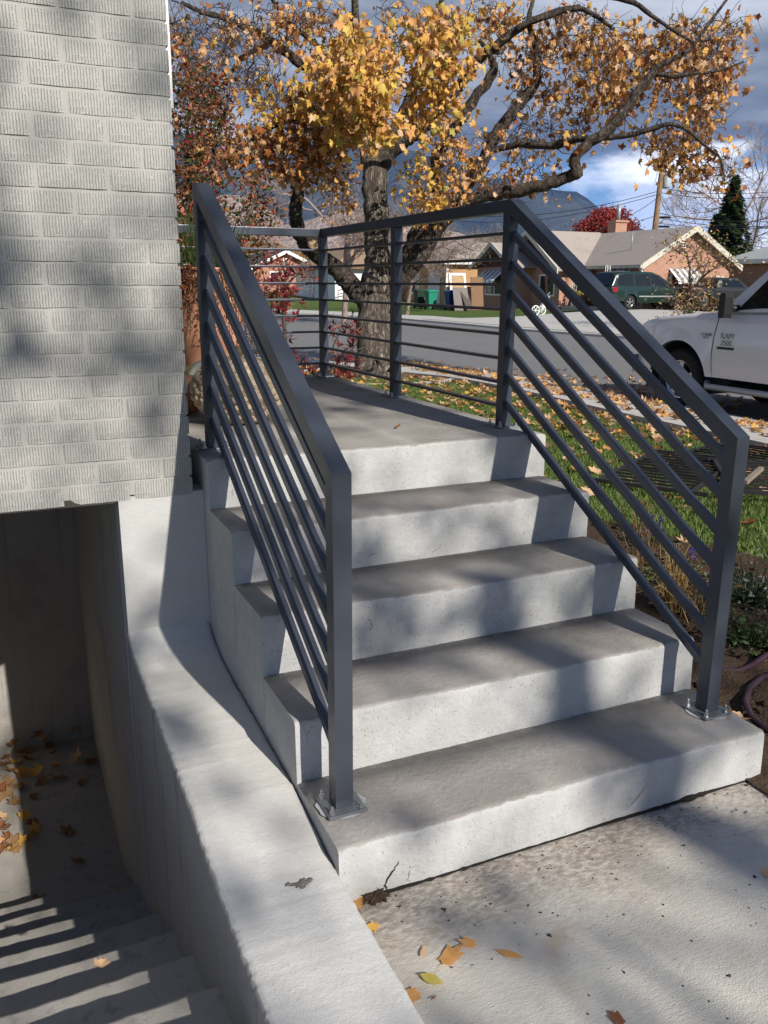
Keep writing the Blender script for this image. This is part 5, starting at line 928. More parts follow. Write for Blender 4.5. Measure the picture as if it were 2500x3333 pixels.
def far_car():
    silver = plain('silver_car_paint', (.5, .51, .53), .3, .2, .5, .03, 1., coat=.5); p = at(775, 955, 40.); org = np.array((p[0], p[1], tz(p[0], p[1])))
    c = Car('parked_car', 'pale car parked far up the street, glimpsed through the house-side railing', 'car', org, (.45, -.9), silver, [(.9, .66), (.5, .82), (-.2, .92), (-3.6, .95)], [(.9, .3), (-3.6, .36)], .88, [(0., .37), (-2.65, .37)], .9, -3.6)
    c.body(); c.house([(-.15, .92, .93, .82, .8), (-.95, .93, 1.38, .83, .66), (-2.2, .94, 1.42, .83, .66), (-3.2, .95, .98, .82, .8)]); c.glass(((-.55, .1, -1.6, .06), (-1.0, .8, -1.6, .84))); c.glass(((-1.7, .06, -2.7, .1), (-1.7, .84, -2.3, .8))); c.screen(-.2, .96, .72, -.92, 1.37, .6); c.wheels((0., -2.65), .32, .2)
far_car()
print('vehicles done')

# ------------------------------------------------------------------ the red and brown leaved tree behind the house corner
def pear_tree():
    t0 = 9.2; b = at(655, 1100, t0); g = tz(b[0], b[1])-.05; base = np.array((b[0], b[1], g)); tr = thing('ornamental_pear_tree', base, 'dense tree of small red, brown and green leaves behind the house corner', 'tree')
    sk = []
    for k, pl in enumerate([[(655, 1160, t0, 16), (660, 950, t0, 14), (670, 700, t0, 11), (690, 520, t0, 8), (715, 440, t0-.1, 7), (738, 330, t0-.2, 5), (748, 225, t0-.2, 3)], [(660, 950, t0, 9), (620, 700, t0+.2, 7), (610, 450, t0+.3, 5), (620, 200, t0+.3, 3)], [(662, 930, t0, 8), (740, 820, t0-.2, 6), (810, 700, t0-.4, 5), (850, 590, t0-.5, 3)]]):
        Q, R_ = limb(pl, .12); part('trunk' if k == 0 else 'limb', MB().tube(Q, R_, 8), M_BARK, tr); sk += list(Q[3:])
    P = []
    for u, v, ru, rv, rt, n in ((650, 420, 110, 220, .9, 420), (640, 680, 110, 190, .9, 420), (650, 820, 100, 120, .8, 240), (830, 680, 75, 140, .5, 170), (800, 830, 80, 80, .5, 110), (590, 250, 60, 160, .7, 90), (700, 330, 60, 120, .5, 80)):
        for _ in range(n): q = RNG.normal(size=3); q /= np.linalg.norm(q); q *= RNG.random()**.4; P.append(at(u+q[0]*ru, v+q[1]*rv, t0+q[2]*rt))
    P = np.array(P); V, F = tubes_mesh(twig_net(sk, P, .012, .003, 0., .1), 3); arr_obj('twigs', arrays_mesh('twigs', V, F, [M_TWIG]), tr, 'stuff')
    n = 5200; L_ = P[RNG.integers(0, len(P), n)]+RNG.normal(size=(n, 3))*.075; names = ['red', 'brown', 'darkgreen', 'rust', 'pink', 'green', 'dry']; w = [.10, .29, .25, .17, .04, .08, .07]
    V, F, mi = leaf_cloud('crown', L_, RNG.uniform(.045, .085, n), list(range(7)), None, OVAL, OVAL_F, .1, .8, wts=w); arr_obj('crown', arrays_mesh('crown', V, F, [LEAF[k] for k in names], mi), tr, 'stuff')
pear_tree()
def sapling():
    t0 = 6.9; b = at(932, 1330, t0); g = tz(b[0], b[1])-.05; tr = thing('japanese_maple_sapling', (b[0], b[1], g), 'small sapling with thin stems and dark red leaves behind the landing', 'tree'); sk = []
    st = [[(932, 1420, t0, 8), (930, 1200, t0, 7), (925, 1050, t0, 6.5), (915, 960, t0, 5.5), (930, 900, t0, 4.5), (905, 840, t0, 3), (885, 800, t0, 2)], [(932, 1250, t0, 5), (900, 1150, t0-.1, 4), (880, 1050, t0-.2, 3), (860, 950, t0-.2, 2)], [(925, 940, t0, 4), (960, 900, t0-.1, 3), (1000, 880, t0-.1, 2), (1020, 875, t0-.1, 1.5)], [(985, 1300, t0-.2, 5), (1040, 1230, t0-.2, 4), (1075, 1150, t0-.3, 3), (1110, 1070, t0-.3, 2)], [(980, 1320, t0-.2, 5), (1100, 1180, t0-.1, 3.5), (1160, 1120, t0-.1, 2.5), (1150, 1080, t0-.1, 1.6)], [(975, 1320, t0-.2, 4), (960, 1220, t0-.3, 3), (1000, 1150, t0-.4, 2)], [(985, 1320, t0, 3), (1120, 1160, t0, 2), (1250, 1120, t0+.2, 1.4)], [(925, 1000, t0, 3), (960, 940, t0-.1, 2), (1000, 900, t0, 1.5)]]
    for k, pl in enumerate(st): Q, R_ = limb(pl, .06); part('stem', MB().tube(Q, R_, 6), M_TWIG, tr); sk += list(Q[2:])
    P = []; S_ = []
    for u, v, ru, rv, n in ((915, 900, 75, 80, 90), (900, 970, 60, 60, 50), (990, 900, 40, 40, 16), (925, 1010, 50, 40, 24), (960, 1200, 60, 60, 50), (1010, 1260, 70, 60, 70), (1090, 1230, 70, 50, 40), (1130, 1080, 50, 50, 26), (1140, 1180, 40, 60, 30), (1000, 1320, 50, 30, 30), (870, 1240, 40, 60, 20), (1080, 1120, 20, 60, 10)):
        for _ in range(n): q = RNG.normal(size=2)*.55; P.append(at(u+q[0]*ru, v+q[1]*rv, t0-.15+RNG.normal()*.2)); S_.append(RNG.uniform(.055, .10))
    P = np.array(P); V, F = tubes_mesh(twig_net(sk, P, .004, .0015, 0., .1), 3); arr_obj('twigs', arrays_mesh('twigs', V, F, [M_TWIG]), tr, 'stuff'); names = ['plum', 'red', 'pink', 'crimson']
    RR = rotm(len(P), 0.); big_ = np.argsort(-np.array(S_))[:280]
    for i in range(len(P)):
        if i in set(big_.tolist()): pass
    for i in big_: o = link(bpy.data.objects.new('leaf', leaf_mesh(names[int(RNG.choice(4, p=[.4, .3, .14, .16]))], PALM, PALM_F, 3, .9, 'p'))); o.parent = tr; m4 = Matrix(RR[i].tolist()).to_4x4(); m4.translation = Vector(P[i]-ORIG[tr.name]); o.matrix_local = m4 @ Matrix.Scale(S_[i], 4)
    rs = np.setdiff1d(np.arange(len(P)), big_); V, F, mi = leaf_cloud('f', P[rs], np.array(S_)[rs], list(range(4)), None, PALM, PALM_F, 0., .9); arr_obj('foliage', arrays_mesh('foliage', V, F, [LEAF[k] for k in names], mi), tr, 'stuff')
sapling()

# ------------------------------------------------------------------ pot and pumpkins on the landing
def pot():
    cx, cy, z = .52, 3.36, ZT[5]+.001; p = thing('planter_pot', (cx, cy, z), 'tall orange terracotta pot with reeds and trailing dry plant on the landing', 'pot')
    k = NT('terracotta'); n = k.noise(4, 5); c = k.mix(n, (.50, .225, .125), (.62, .33, .20)); c = k.mix(k.ramp(k.noise(12, 4), .6, .75, 0, .4), c, (.66, .45, .33)); terra = k.done(k.pbr(c, .8, 0, .25, k.bump(k.noise(60, 4), .2, .01)))
    part('pot', MB().lathe([(.13, 0), (.155, .02), (.17, .2), (.19, .45), (.205, .66), (.212, .70), (.20, .70), (.19, .64), (.15, .6)], (cx, cy, z), 36), terra, p); part('soil', MB().lathe([(.001, .615), (.19, .62)], (cx, cy, z), 20), M_DIRT, p)
    tub = []
    for i in range(150):
        a = random.random()*6.283; r = random.random()**.5*.15; b = np.array((cx+r*math.cos(a), cy+r*math.sin(a), z+.60)); h = random.uniform(.18, .42); o = np.array((math.cos(a), math.sin(a), 0))*random.uniform(0, .14); tub.append(([b, b+np.array((0, 0, h*.5))+o*.25, b+np.array((0, 0, h))+o], [.0035, .003, .0012]))
    for i in range(9):
        a = random.random()*6.283; b = np.array((cx, cy, z+.65)); o = np.array((math.cos(a), math.sin(a), 0)); tub.append(([b, b+o*.1+np.array((0, 0, .28)), b+o*.26+np.array((0, 0, .36)), b+o*.42+np.array((0, 0, .26))], [.003, .0025, .002, .0012]))
    V, F = tubes_mesh(tub, 3); arr_obj('reeds', arrays_mesh('reeds', V, F, [LEAF['green']]), p, 'stuff'); tub = []; lv = []
    for i in range(230):
        a = random.random()*6.283; o = np.array((math.cos(a), math.sin(a), 0)); b = np.array((cx, cy, z+.66))+o*.17; L_ = random.uniform(.06, .34)*(1.5 if o[0] > .2 else 1.); pth = [b, b+o*.05+np.array((0, 0, .03))]
        for q in range(1, 6): pth.append(b+o*(.06+.012*q)+np.array((jit(.015), jit(.015), .02-L_*q/5)))
        tub.append((pth, [.002]*len(pth))); lv += [pth[k]+RNG.normal(size=3)*.01 for k in range(1, 7) for _ in range(4)]
    V, F = tubes_mesh(tub, 3); V2, F2, k = leaf_arrays(np.array(lv), RNG.uniform(.012, .026, len(lv)), OVAL, OVAL_F); arr_obj('trailing_stems', arrays_mesh('trailing_stems', V, F, [M_TWIG]), p, 'stuff'); arr_obj('trailing_plant', arrays_mesh('trailing_plant', V2, F2, [LEAF['brown'], LEAF['plum']], np.repeat((RNG.random(len(lv)) < .35).astype(int), k)), p, 'stuff')
pot()
def pumpkin(label, c, R, H, mat, ribs=10, depth_=.05, warts=0, wmat=None, stem=True):
    p = thing('pumpkin', c, label, 'pumpkin'); prof = [(R*math.sin(t)*(1-.0), H*.5*(1-math.cos(t))) for t in np.linspace(.04, math.pi-.12, 22)]
    mb = MB().lathe(prof, tuple(c), 60, fn=lambda t, z: 1-depth_*abs(math.cos(ribs*t/2))**3); b = part('body', mb, mat, p)
    if stem: part('stem', MB().tube([np.array(c)+np.array((0, 0, H*.96)), np.array(c)+np.array((.01, 0, H*1.08)), np.array(c)+np.array((.035, .01, H*1.17))], [.022, .016, .014], 7), plain('stem_brown', (.25, .19, .09), .9), p)
    if warts:
        V = []; F = []; bs = 0; n = 6
        for i in range(warts):
            th = random.uniform(.35, 2.6); a = random.uniform(0, 6.283); q = np.array((R*math.sin(th)*math.cos(a), R*math.sin(th)*math.sin(a), H*.5*(1-math.cos(th)))); nrm = q-np.array((0, 0, H*.5)); nrm /= np.linalg.norm(nrm); x = np.cross(nrm, (0, .2, 1)); x /= np.linalg.norm(x); y = np.cross(nrm, x); s_ = random.uniform(.009, .02); el = random.uniform(.8, 1.7); q = np.array(c)+q
            ring = [q+(x*math.cos(6.283*k/n)*el+y*math.sin(6.283*k/n))*s_ for k in range(n)]; r2 = [q+nrm*s_*.55+(x*math.cos(6.283*k/n)*el+y*math.sin(6.283*k/n))*s_*.72 for k in range(n)]; V += ring+r2+[q+nrm*s_*.85]
            F += [(bs+k, bs+(k+1) % n, bs+n+(k+1) % n) for k in range(n)]+[(bs+k, bs+n+(k+1) % n, bs+n+k) for k in range(n)]+[(bs+n+k, bs+n+(k+1) % n, bs+2*n) for k in range(n)]; bs += 2*n+1
        arr_obj('warts', arrays_mesh('warts', np.array(V), np.array(F), [wmat], smooth=True), p, 'stuff')
M_SQUASH = plain('squash_skin', (.55, .40, .24), .7, var=.2, sc=20, bump=.5, bsc=60)
zl = ZT[5]+.0015
pumpkin('big cream pumpkin covered in peanut-like warts behind the railing', (.335, 2.08, zl), .205, .30, M_SQUASH, 10, .05, 620, plain('wart_skin', (.64, .52, .36), .75, var=.15))
pumpkin('sage green pumpkin between the pot and the warted one', (.37, 2.72, zl), .15, .24, plain('sage_skin', (.30, .33, .27), .6, var=.15), 12, .06)
pumpkin('orange brown pumpkin at the house wall by the pot', (.155, 2.42, zl), .14, .19, plain('rust_skin', (.42, .17, .08), .55, var=.2), 11, .07)

# ------------------------------------------------------------------ lawn, planting bed
LAWN = [(3.6, -1.5), (3.4, .5), (3.28, 1.3), (3.16, 2.11), (2.98, 2.74), (2.5, 3.3), (1.75, 3.9), (1.52, 4.2), (1.6, 7.5), (2.5, 13.), (4.4, 13.4), (5.4, 13.5), (6.3, 12.4), (6.72, 11.), (6.7, 8), (6.55, 5), (6.5, 2.), (6.5, -1.5)]
def inside(P, poly):
    x, y = P[:, 0], P[:, 1]; r = np.zeros(len(P), bool); n = len(poly)
    for i in range(n):
        (x0, y0), (x1, y1) = poly[i], poly[(i+1) % n]; c = ((y0 > y) != (y1 > y)) & (x < (x1-x0)*(y-y0)/(y1-y0+1e-12)+x0); r ^= c
    return r
def in_view(P, m=120):
    d = P-CAM; t = d@FW; u = 1250+FPX*(d@RT)/t; v = 1666.5-FPX*(d@UP)/t; return (t > .3) & (u > -m) & (u < 2500+m) & (v > -m) & (v < 3333+m)
def grass():
    n = 330000; P = np.c_[RNG.uniform(1.4, 6.8, n), RNG.uniform(-1.5, 13.5, n), np.zeros(n)]; P = P[inside(P, LAWN)]; P[:, 2] = TZ(P[:, 0], P[:, 1])-.035 if len(P) < 5000 else np.concatenate([TZ(q[:, 0], q[:, 1])-.035 for q in np.array_split(P, 60)]); P = P[in_view(P)]; n = len(P)
    dd = np.linalg.norm(P-CAM, axis=1); a = RNG.random(n)*6.283; h = RNG.uniform(.035, .075, n); w = RNG.uniform(.0022, .0042, n)*(.7+dd/9.); lean = RNG.normal(size=(n, 2))*.022
    x = np.c_[np.cos(a), np.sin(a), np.zeros(n)]*w[:, None]; top = P+np.c_[lean, h]; mid = P+np.c_[lean*.35, h*.55]; V = np.stack([P-x, P+x, mid+x*.8, mid-x*.8, top], 1).reshape(-1, 3); b = np.arange(n)[:, None]*5
    F = np.concatenate([b+np.array((0, 1, 2)), b+np.array((0, 2, 3)), b+np.array((3, 2, 4))], 0); mi = RNG.choice(3, size=n, p=[.5, .34, .16]); m = [leafmat('grass_a', (.11, .185, .04), .3), leafmat('grass_b', (.18, .25, .065), .3), leafmat('grass_c', (.25, .25, .10), .3)]
    arr_obj('grass', arrays_mesh('grass', V, F, m, np.tile(mi, 3)), kind='stuff', label='short green lawn grass beside the porch', cat='grass'); print('blades', n)
grass()
def bed():
    xs = np.linspace(1.40, 3.75, 95); ys = np.linspace(-1.6, 4.3, 190); P = []
    for y in ys:
        row = []
        for x in xs:
            n = .018*math.sin(x*6.1+y*4.3)+.014*math.sin(x*13+1.7*y)+.012*math.sin(y*17-x*5)+.008*math.sin(x*31+y*27)+jit(.007); row.append((x, y, -.004+n*.55+.015*max(0, 1-(x-1.45)/.5)))
        P.append(row)
    poly = [(1.4, -1.6)]+LAWN[:8]+[(1.40, 4.3)]; pts_ = np.array([[p[0], p[1]] for r in P for p in r]); ins = inside(pts_, [(1.38, -1.7)]+[(x+.06, y) for x, y in LAWN[:8]]+[(1.38, 4.4)]); mb = MB(); nb = len(xs); V = [p for r in P for p in r]; F = [(i*nb+j, i*nb+j+1, (i+1)*nb+j+1, (i+1)*nb+j) for i in range(len(ys)-1) for j in range(nb-1) if ins[i*nb+j]]
    mb.add(V, F, 0, True); struct('planting_bed_soil', mb, M_DIRT)
    # clods and bits of bark
    n = 1500; Q = np.c_[RNG.uniform(1.47, 3.3, n), RNG.uniform(-.8, 3.6, n)]; Q = Q[inside(np.c_[Q, np.zeros(len(Q))], [(1.47, -1.5)]+[(x, y) for x, y in LAWN[:8]]+[(1.47, 4.1)])]; V = []; F = []
    for i, (x, y) in enumerate(Q):
        s_ = random.uniform(.006, .022); c = np.array((x, y, -.004+s_*.3+.015*max(0, 1-(x-1.45)/.5))); d = RNG.normal(size=(6, 3))*.25+np.array([(1, 0, 0), (-1, 0, 0), (0, 1, 0), (0, -1, 0), (0, 0, .7), (0, 0, -.7)]); b = len(V); V += list(c+d*s_); F += [(b+p, b+q, b+r) for p, q, r in ((0, 2, 4), (2, 1, 4), (1, 3, 4), (3, 0, 4), (2, 0, 5), (1, 2, 5), (3, 1, 5), (0, 3, 5))]
    arr_obj('soil_clods', arrays_mesh('soil_clods', np.array(V), np.array(F), [M_DIRT]), kind='stuff', label='loose clods of brown soil in the bed beside the steps', cat='soil')
bed()
def dry_grass(label, x, y, h, n, col, spread):
    t_ = thing('ornamental_grass', (x, y, -.02), label, 'plant'); tub = []
    for i in range(n):
        a = random.random()*6.283; b = np.array((x+jit(.05), y+jit(.05), -.03)); o = np.array((math.cos(a), math.sin(a), 0))*random.uniform(.02, spread); hh = h*random.uniform(.45, 1.1); tub.append(([b, b+o*.25+np.array((0, 0, hh*.55)), b+o*.7+np.array((0, 0, hh*.95)), b+o*1.25+np.array((0, 0, hh*random.uniform(.75, 1.05)))], [.0026, .0023, .0017, .0009]))
    V, F = tubes_mesh(tub, 3); arr_obj('blades', arrays_mesh('blades', V, F, [LEAF[col]]), t_, 'stuff')
q = gz(2185, 1985, 0); dry_grass('clump of straw coloured ornamental grass beside the steps', q[0], q[1], .34, 130, 'straw', .20); q = gz(2080, 1830, 0); dry_grass('wispy dry seed stalks behind the straw clump', q[0], q[1], .42, 34, 'dry', .12); q = gz(2260, 2010, 0); dry_grass('thin bent dry grass right of the straw clump', q[0], q[1], .26, 30, 'straw', .24)
def leafy(label, x, y, r, h, n, cols, size, flowers=0):
    t_ = thing('garden_plant', (x, y, -.02), label, 'plant'); P = np.c_[x+RNG.normal(size=n)*r*.5, y+RNG.normal(size=n)*r*.5, np.abs(RNG.normal(size=n))*h*.45]; tub = [([np.array((x+(p[0]-x)*.2, y+(p[1]-y)*.2, -.03)), np.array((x+(p[0]-x)*.6, y+(p[1]-y)*.6, p[2]*.6)), p], [.003, .0025, .0015]) for p in P[::4]]; V, F = tubes_mesh(tub, 3); arr_obj('stems', arrays_mesh('stems', V, F, [LEAF['darkgreen']]), t_, 'stuff')
    V, F, mi = leaf_cloud('f', P, RNG.uniform(.5, 1.2, n)*size, list(range(len(cols))), None, OVAL, OVAL_F, .4); arr_obj('foliage', arrays_mesh('foliage', V, F, [LEAF[c] for c in cols], mi), t_, 'stuff')
    for i in range(flowers):
        c = np.array((x+jit(r*.8), y+jit(r*.8), h*random.uniform(.8, 1.25))); Q = c+np.c_[RNG.normal(size=26)*.010, RNG.normal(size=26)*.010, RNG.uniform(-.05, .05, 26)]; V, F, k = leaf_arrays(Q, .022, OVAL, OVAL_F); o = arr_obj('flower_spike', arrays_mesh('flower_spike', V, F, [M_PURPLE]), t_)
M_PURPLE = leafmat('purple_petal', (.09, .05, .36), .3)
q = gz(2110, 1775, 0); leafy('plant with violet flower spikes at the lawn edge', q[0], q[1], .13, .13, 150, ['green', 'darkgreen', 'sage'], .035, 5); q = gz(2230, 1860, 0); leafy('low green plant with single violet flower behind the dry grass', q[0], q[1], .10, .10, 110, ['green', 'darkgreen'], .03, 2)
q = gz(2440, 1960, 0); leafy('grey green mounded shrub right of the front railing post', q[0], q[1], .24, .24, 620, ['sage', 'darkgreen', 'sage'], .03); q = gz(2445, 2090, 0); leafy('low dark green plant below the grey shrub', q[0], q[1], .20, .12, 320, ['darkgreen', 'green', 'darkgreen'], .035); q = gz(2090, 1900, 0); leafy('small dark leaved plant against the third step', q[0], q[1], .10, .12, 120, ['darkgreen', 'green'], .04)
def hose():
    P = [gz(u, v, .012) for u, v in ((2330, 2180), (2400, 2185), (2440, 2170), (2500, 2130), (2600, 2080))]; P2 = [gz(u, v, .012) for u, v in ((2620, 2180), (2540, 2190), (2480, 2205), (2440, 2240), (2425, 2285), (2445, 2335), (2490, 2370), (2560, 2390), (2680, 2380))]
    h_ = thing('garden_hose', P2[4], 'dull purple garden hose coiled on the soil at right edge', 'hose'); m = plain('hose_rubber', (.045, .022, .03), .5)
    def sm(Q): Q = np.array(Q); ti = np.linspace(0, len(Q)-1, len(Q)*6); return np.c_[tuple(np.interp(ti, np.arange(len(Q)), Q[:, k]) for k in range(3))]
    part('loop', MB().tube(sm(P2), .0135, 8), m, h_); part('tail', MB().tube(sm(P), .0125, 8), m, h_)
    d = [gz(u, v, .008) for u, v in ((2030, 1745), (2120, 1800), (2250, 1868), (2330, 1872))]; single('drip_line', MB().tube(sm(d), .007, 6), M_BLACKP, d[0], 'thin black drip irrigation tube along the planting bed', 'tube')
hose()
def old_rail(label, u, v, L, Wd, yaw, z, tilt=0.):
    c = gz(u, v, 0.); t_ = thing('old_railing', (c[0], c[1], z), label, 'railing'); m = plain('old_black_paint', (.022, .021, .020), .55, var=.4, sc=15); f = np.array((math.cos(yaw), math.sin(yaw), 0)); s_ = np.array((-math.sin(yaw), math.cos(yaw), tilt)); o = np.array((c[0], c[1], z))
    for q in (-1, 1): part('rail', MB().beam(o+s_*q*Wd/2-f*L/2, o+s_*q*Wd/2+f*L/2, .032, .026), m, t_)
    for k in range(int(L/.115)+1): a = o+f*(-L/2+.03+k*.115); part('baluster', MB().beam(a-s_*Wd/2, a+s_*Wd/2, .016, .016), m, t_)
    for e in (-L/2, L/2): a = o+f*e; part('post', MB().beam(a-s_*(Wd/2+.12), a+s_*(Wd/2+.05), .03, .03), m, t_)
old_rail('old black iron railing lying flat on the lawn', 2185, 1545, 1.5, .72, .55, .045); old_rail('second old black railing lying under the first', 2330, 1500, 1.7, .70, .3, .02); old_rail('black railing section at the right edge of the lawn', 2480, 1575, 1.2, .6, .9, .06)
q0, q1 = gz(2425, 1570, .12), gz(2478, 1525, .16); single('wooden_stake', MB().beam(q0, q1, .035, .03), plain('weathered_wood', (.24, .19, .15), .9, var=.25), q0, 'weathered wooden stake lying across the old railings', 'stake')
# tree ring and mulch under the maple
tx, ty = tb[0], tb[1]; gz0 = tz(tx, ty); mb = MB(); P = []
for a in np.linspace(0, 2*math.pi, 49): P.append([(tx+r*math.cos(a), ty+r*math.sin(a), gz0+z) for r, z in ((1.55, -.05), (1.55, .05), (1.42, .055), (1.42, -.03))])
single('edging_ring', mb.grid(P, smooth=False), M_WALK, (tx, ty, gz0), 'low pale concrete ring edging round the maple trunk', 'edging')
mb = MB(); mb.add([(tx, ty, gz0+.05)]+[(tx+1.44*math.cos(a), ty+1.44*math.sin(a), gz0+.0) for a in np.linspace(0, 2*math.pi, 33)[:-1]], [(0, i+1, (i+1) % 32+1) for i in range(32)]); k = NT('mulch'); n_ = k.noise(40, 5, .7); struct('mulch_bed', mb, k.done(k.pbr(k.mix(n_, (.09, .06, .04), (.30, .22, .15)), .95, 0, .1, k.bump(n_, 1., .05))))

# ------------------------------------------------------------------ fallen leaves
FL = ['orange', 'tan', 'gold', 'brown', 'dry', 'tan', 'orange']
def fallen(loc, size, col, label, group, tilt=.35, shape='m', cat='leaf', rz=None, zf=.75):
    o = link(bpy.data.objects.new('fallen_leaf', leaf_mesh(col, MAPLE if shape == 'm' else OVAL, MAPLE_F if shape == 'm' else OVAL_F, 5, .8, 'f'+shape))); o.location = tuple(map(float, loc)); o.rotation_euler = (jit(tilt), jit(tilt), random.random()*6.283 if rz is None else rz); o.scale = (size, size, size*zf); return tag(o, label, cat, group)
for u, v, s_, col, lab, sh in ((1462, 3120, .088, 'orange', 'broad orange maple leaf lying on the pavement', 'm'), (1528, 3078, .052, 'orange', 'small orange leaf above the broad maple leaf on the pavement', 'm'), (1660, 3112, .062, 'orange', 'narrow curled orange leaf right of the broad maple leaf', 'o'), (1405, 3195, .062, 'olive', 'dull olive leaf lying below the broad maple leaf', 'o'), (1378, 3108, .036, 'tan', 'tiny tan leaf left of the broad maple leaf', 'o'), (1158, 2945, .085, 'orange', 'orange leaf tucked against the retaining wall by the bottom step', 'm'), (1216, 3022, .04, 'gold', 'little golden leaf beside the retaining wall', 'm'), (1340, 3252, .065, 'orange', 'orange leaf half hidden by the retaining wall near the lower edge', 'm'), (2010, 3325, .05, 'brown', 'brown leaf at the lower edge of the pavement', 'm'), (2495, 2850, .05, 'tan', 'tan leaf at the right edge of the pavement', 'o'), (1410, 3255, .022, 'brown', 'tiny brown leaf right of the half hidden orange leaf', 'o')):
    p = gz(u, v, .0); fallen((p[0], p[1], .006), s_, col, lab, None, .10, sh, zf=.3)
for u, v, s_, col, lab in ((945, 1367, .04, 'olive', 'small olive leaf on the landing behind the top rail'), (1295, 1395, .045, 'rust', 'small rust coloured leaf near the front of the landing')):
    p = gz(u, v, ZT[5]); fallen((p[0], p[1], ZT[5]+.006), s_, col, lab, None, .1, 'o')
nb_ = 0
for i in range(400):
    if nb_ >= 110: break
    y = 3.86-abs(RNG.normal())*.28 if i % 3 else RNG.uniform(2.12, 3.8); x = -.33-abs(RNG.random()**.8)*.95
    if i % 3 == 0 and x > -.9 and random.random() < .6: continue
    if i % 2: x, y = RNG.uniform(-1.12, -.72), RNG.uniform(2.75, 3.86)
    d = max(0, .09*(1-(3.86-y)/.35)) if y > 3.4 else 0; cc = random.choice(['gold', 'tan', 'orange', 'brown', 'dry', 'brown', 'dry']); fallen((x, y, -1.47+random.random()*(d+.012)), random.uniform(.075, .12), cc, dict(gold='golden', tan='pale tan', orange='orange', brown='dark brown', dry='dull brown')[cc]+' maple leaf in the drift on the basement floor', 'leaves drifted on the basement floor', .5); nb_ += 1
for x, y, z in ((-.57, .27, -.20), (-.36, 1.9, -1.28), (-.42, 1.96, -1.28)): fallen((x, y, z+.008), .05, 'tan', 'tan leaf resting on a tread of the basement stair', 'leaves on the basement stair', .3)
def lawn_leaves():
    n = 8500; P = np.c_[RNG.uniform(1.5, 7.6, n), RNG.uniform(-.6, 15.5, n)]; t = np.linalg.norm(P-CAM[:2], axis=1); dens = np.clip(.05+.95*((P[:, 0]-3.2)/3.2), .05, 1)*np.clip((P[:, 1]+1)/6, .2, 1)*(.45+.55*np.sin(P[:, 0]*1.9+P[:, 1]*1.3)**2); P = P[RNG.random(n) < dens]
    Z = TZ(P[:, 0], P[:, 1]); on_walk = P[:, 0] > 6.55; Z = np.where(on_walk, Z+.085, Z+.012+RNG.random(len(P))*.02); Q = np.c_[P, Z]; Q = Q[in_view(Q, 40)]; Sz = RNG.uniform(.075, .145, len(Q)); dd = np.linalg.norm(Q-CAM, axis=1); order = np.argsort(-Sz/dd); k = 185
    for i in order[:k]: cc = random.choice(FL); fallen(Q[i], Sz[i], cc, dict(gold='golden', tan='pale tan', orange='orange', brown='dark brown', dry='dull brown')[cc]+' maple leaf scattered on the lawn and bed', 'leaves scattered on the lawn', .45)
    r = order[k:]; V, F, mi = leaf_cloud('x', Q[r], Sz[r], list(range(5)), None, MAPLE, MAPLE_F, 1.2, .8, wts=[.3, .3, .12, .1, .18]); arr_obj('leaf_litter', arrays_mesh('leaf_litter', V, F, [LEAF[c] for c in ('orange', 'tan', 'gold', 'brown', 'dry')], mi), kind='stuff', label='orange and tan leaf litter over the lawn and sidewalk', cat='leaves')
    m = 900; Y = RNG.uniform(7, 17, m); X = np.interp(Y, [p[1] for p in NEAR[3:11]], [p[0] for p in NEAR[3:11]])+np.abs(RNG.normal(size=m))*1.1-.1; V, F, mi = leaf_cloud('x', np.c_[X, Y, TZ(X, Y)+.02], RNG.uniform(.07, .13, m), list(range(4)), None, MAPLE, MAPLE_F, 1.5, .6); arr_obj('gutter_leaves', arrays_mesh('gutter_leaves', V, F, [LEAF[c] for c in ('orange', 'tan', 'brown', 'dry')], mi), kind='stuff', label='fallen leaves along the near edge of the street', cat='leaves')
lawn_leaves()
def debris():
    V = []; F = []; n = 240
    for i in range(n):
        y = -abs(RNG.normal())*.16-.01 if i % 3 else -RNG.uniform(.05, .9); x = RNG.uniform(.12, 1.47); s_ = random.uniform(.0012, .0036)*(1.9 if random.random() < .06 else 1); c = np.array((x, y, s_*.4)); d = RNG.normal(size=(6, 3))*.3+np.array([(1.3, 0, 0), (-1.3, 0, 0), (0, 1, 0), (0, -1, 0), (0, 0, .6), (0, 0, -.6)]); b = len(V); V += list(c+d*s_); F += [(b+p, b+q, b+r) for p, q, r in ((0, 2, 4), (2, 1, 4), (1, 3, 4), (3, 0, 4), (2, 0, 5), (1, 2, 5), (3, 1, 5), (0, 3, 5))]
    arr_obj('grit', arrays_mesh('grit', np.array(V), np.array(F), [plain('grit_dark', (.05, .042, .04), .9, var=.3)]), kind='stuff', label='dark grit and soil crumbs on the pavement below the steps', cat='grit')
debris()
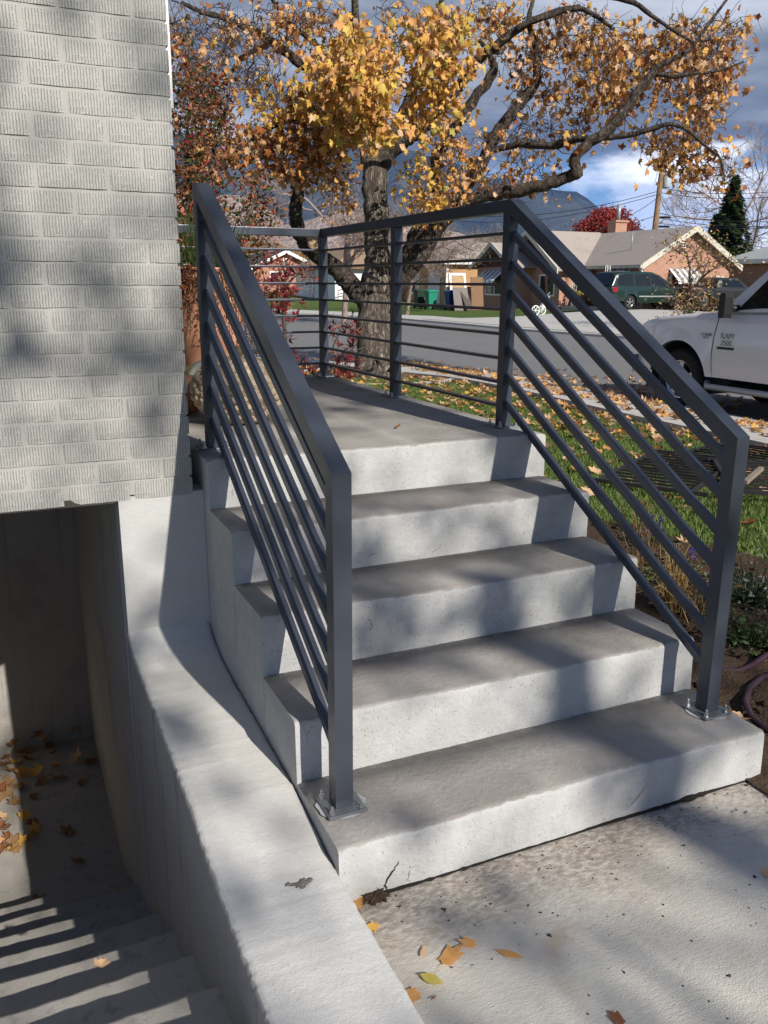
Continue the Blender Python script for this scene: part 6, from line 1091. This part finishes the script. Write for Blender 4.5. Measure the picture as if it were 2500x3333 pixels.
# ------------------------------------------------------------------ the tree behind the viewer whose branches dapple the steps
def shade_tree():
    base = np.array((4.8, -13.8, 0.)); tr = thing('shade_tree', base, 'half bare yard tree behind the viewer casting dappled shade on the steps', 'tree'); rg = np.random.default_rng(77)
    ctr = np.array((.8, .8, .5))+SUNV*14.; part('trunk', MB().tube([base, base+np.array((-.1, .2, 2.)), base*.5+np.array((ctr[0], ctr[1]-.5, 4.))*.5+np.array((0, 0, 1.5)), ctr], [.28, .22, .17, .1], 10), M_BARK, tr)
    ex = np.cross(SUNV, (0, 0, 1)); ex /= np.linalg.norm(ex); ey = np.cross(ex, SUNV); P = []
    for _ in range(400): P.append(ctr+ex*rg.uniform(-1.9, 3.2)+ey*rg.uniform(-2.2, 2.6)+SUNV*rg.normal()*1.2)
    P = np.array(P); V, F = tubes_mesh(twig_net([ctr+SUNV*0, ctr+ex*1.5, ctr-ex*1.5, ctr+ex*3, ctr-ex*3, ctr+ey*1.2, ctr-ey*1.2], P, .028, .008, 0, .12), 5); arr_obj('branches', arrays_mesh('branches', V, F, [M_BARK]), tr, 'stuff'); L_ = []
    for p in P:
        if rg.random() < .8: m = rg.integers(2, 12); L_ += list(p+rg.normal(size=(m, 3))*.10)
    L_ = np.array(L_); V, F, mi = leaf_cloud('x', L_, .125, list(range(3)), None, MAPLE, MAPLE_F); arr_obj('crown', arrays_mesh('crown', V, F, [LEAF[c] for c in ('gold', 'orange', 'tan')], mi), tr, 'stuff')
shade_tree()
print('all done')

# ------------------------------------------------------------------ the air between here and the mountains
def haze():
    a, b = (-6200., -6200., -60.), (6200., 6200., 660.); o = single('haze', MB().box(a, b), [], (0, 0, 0), 'thin blue valley haze in front of the mountains', 'haze', kind='stuff')
    m = bpy.data.materials.new('valley_haze'); m.use_nodes = True; t = m.node_tree; t.nodes.clear(); out = t.nodes.new('ShaderNodeOutputMaterial'); v = t.nodes.new('ShaderNodeVolumePrincipled'); v.inputs['Color'].default_value = (.14, .38, 1., 1); v.inputs['Density'].default_value = .6e-4; v.inputs['Anisotropy'].default_value = 0.; t.links.new(v.outputs[0], out.inputs['Volume']); o.data.materials.append(m)
haze()
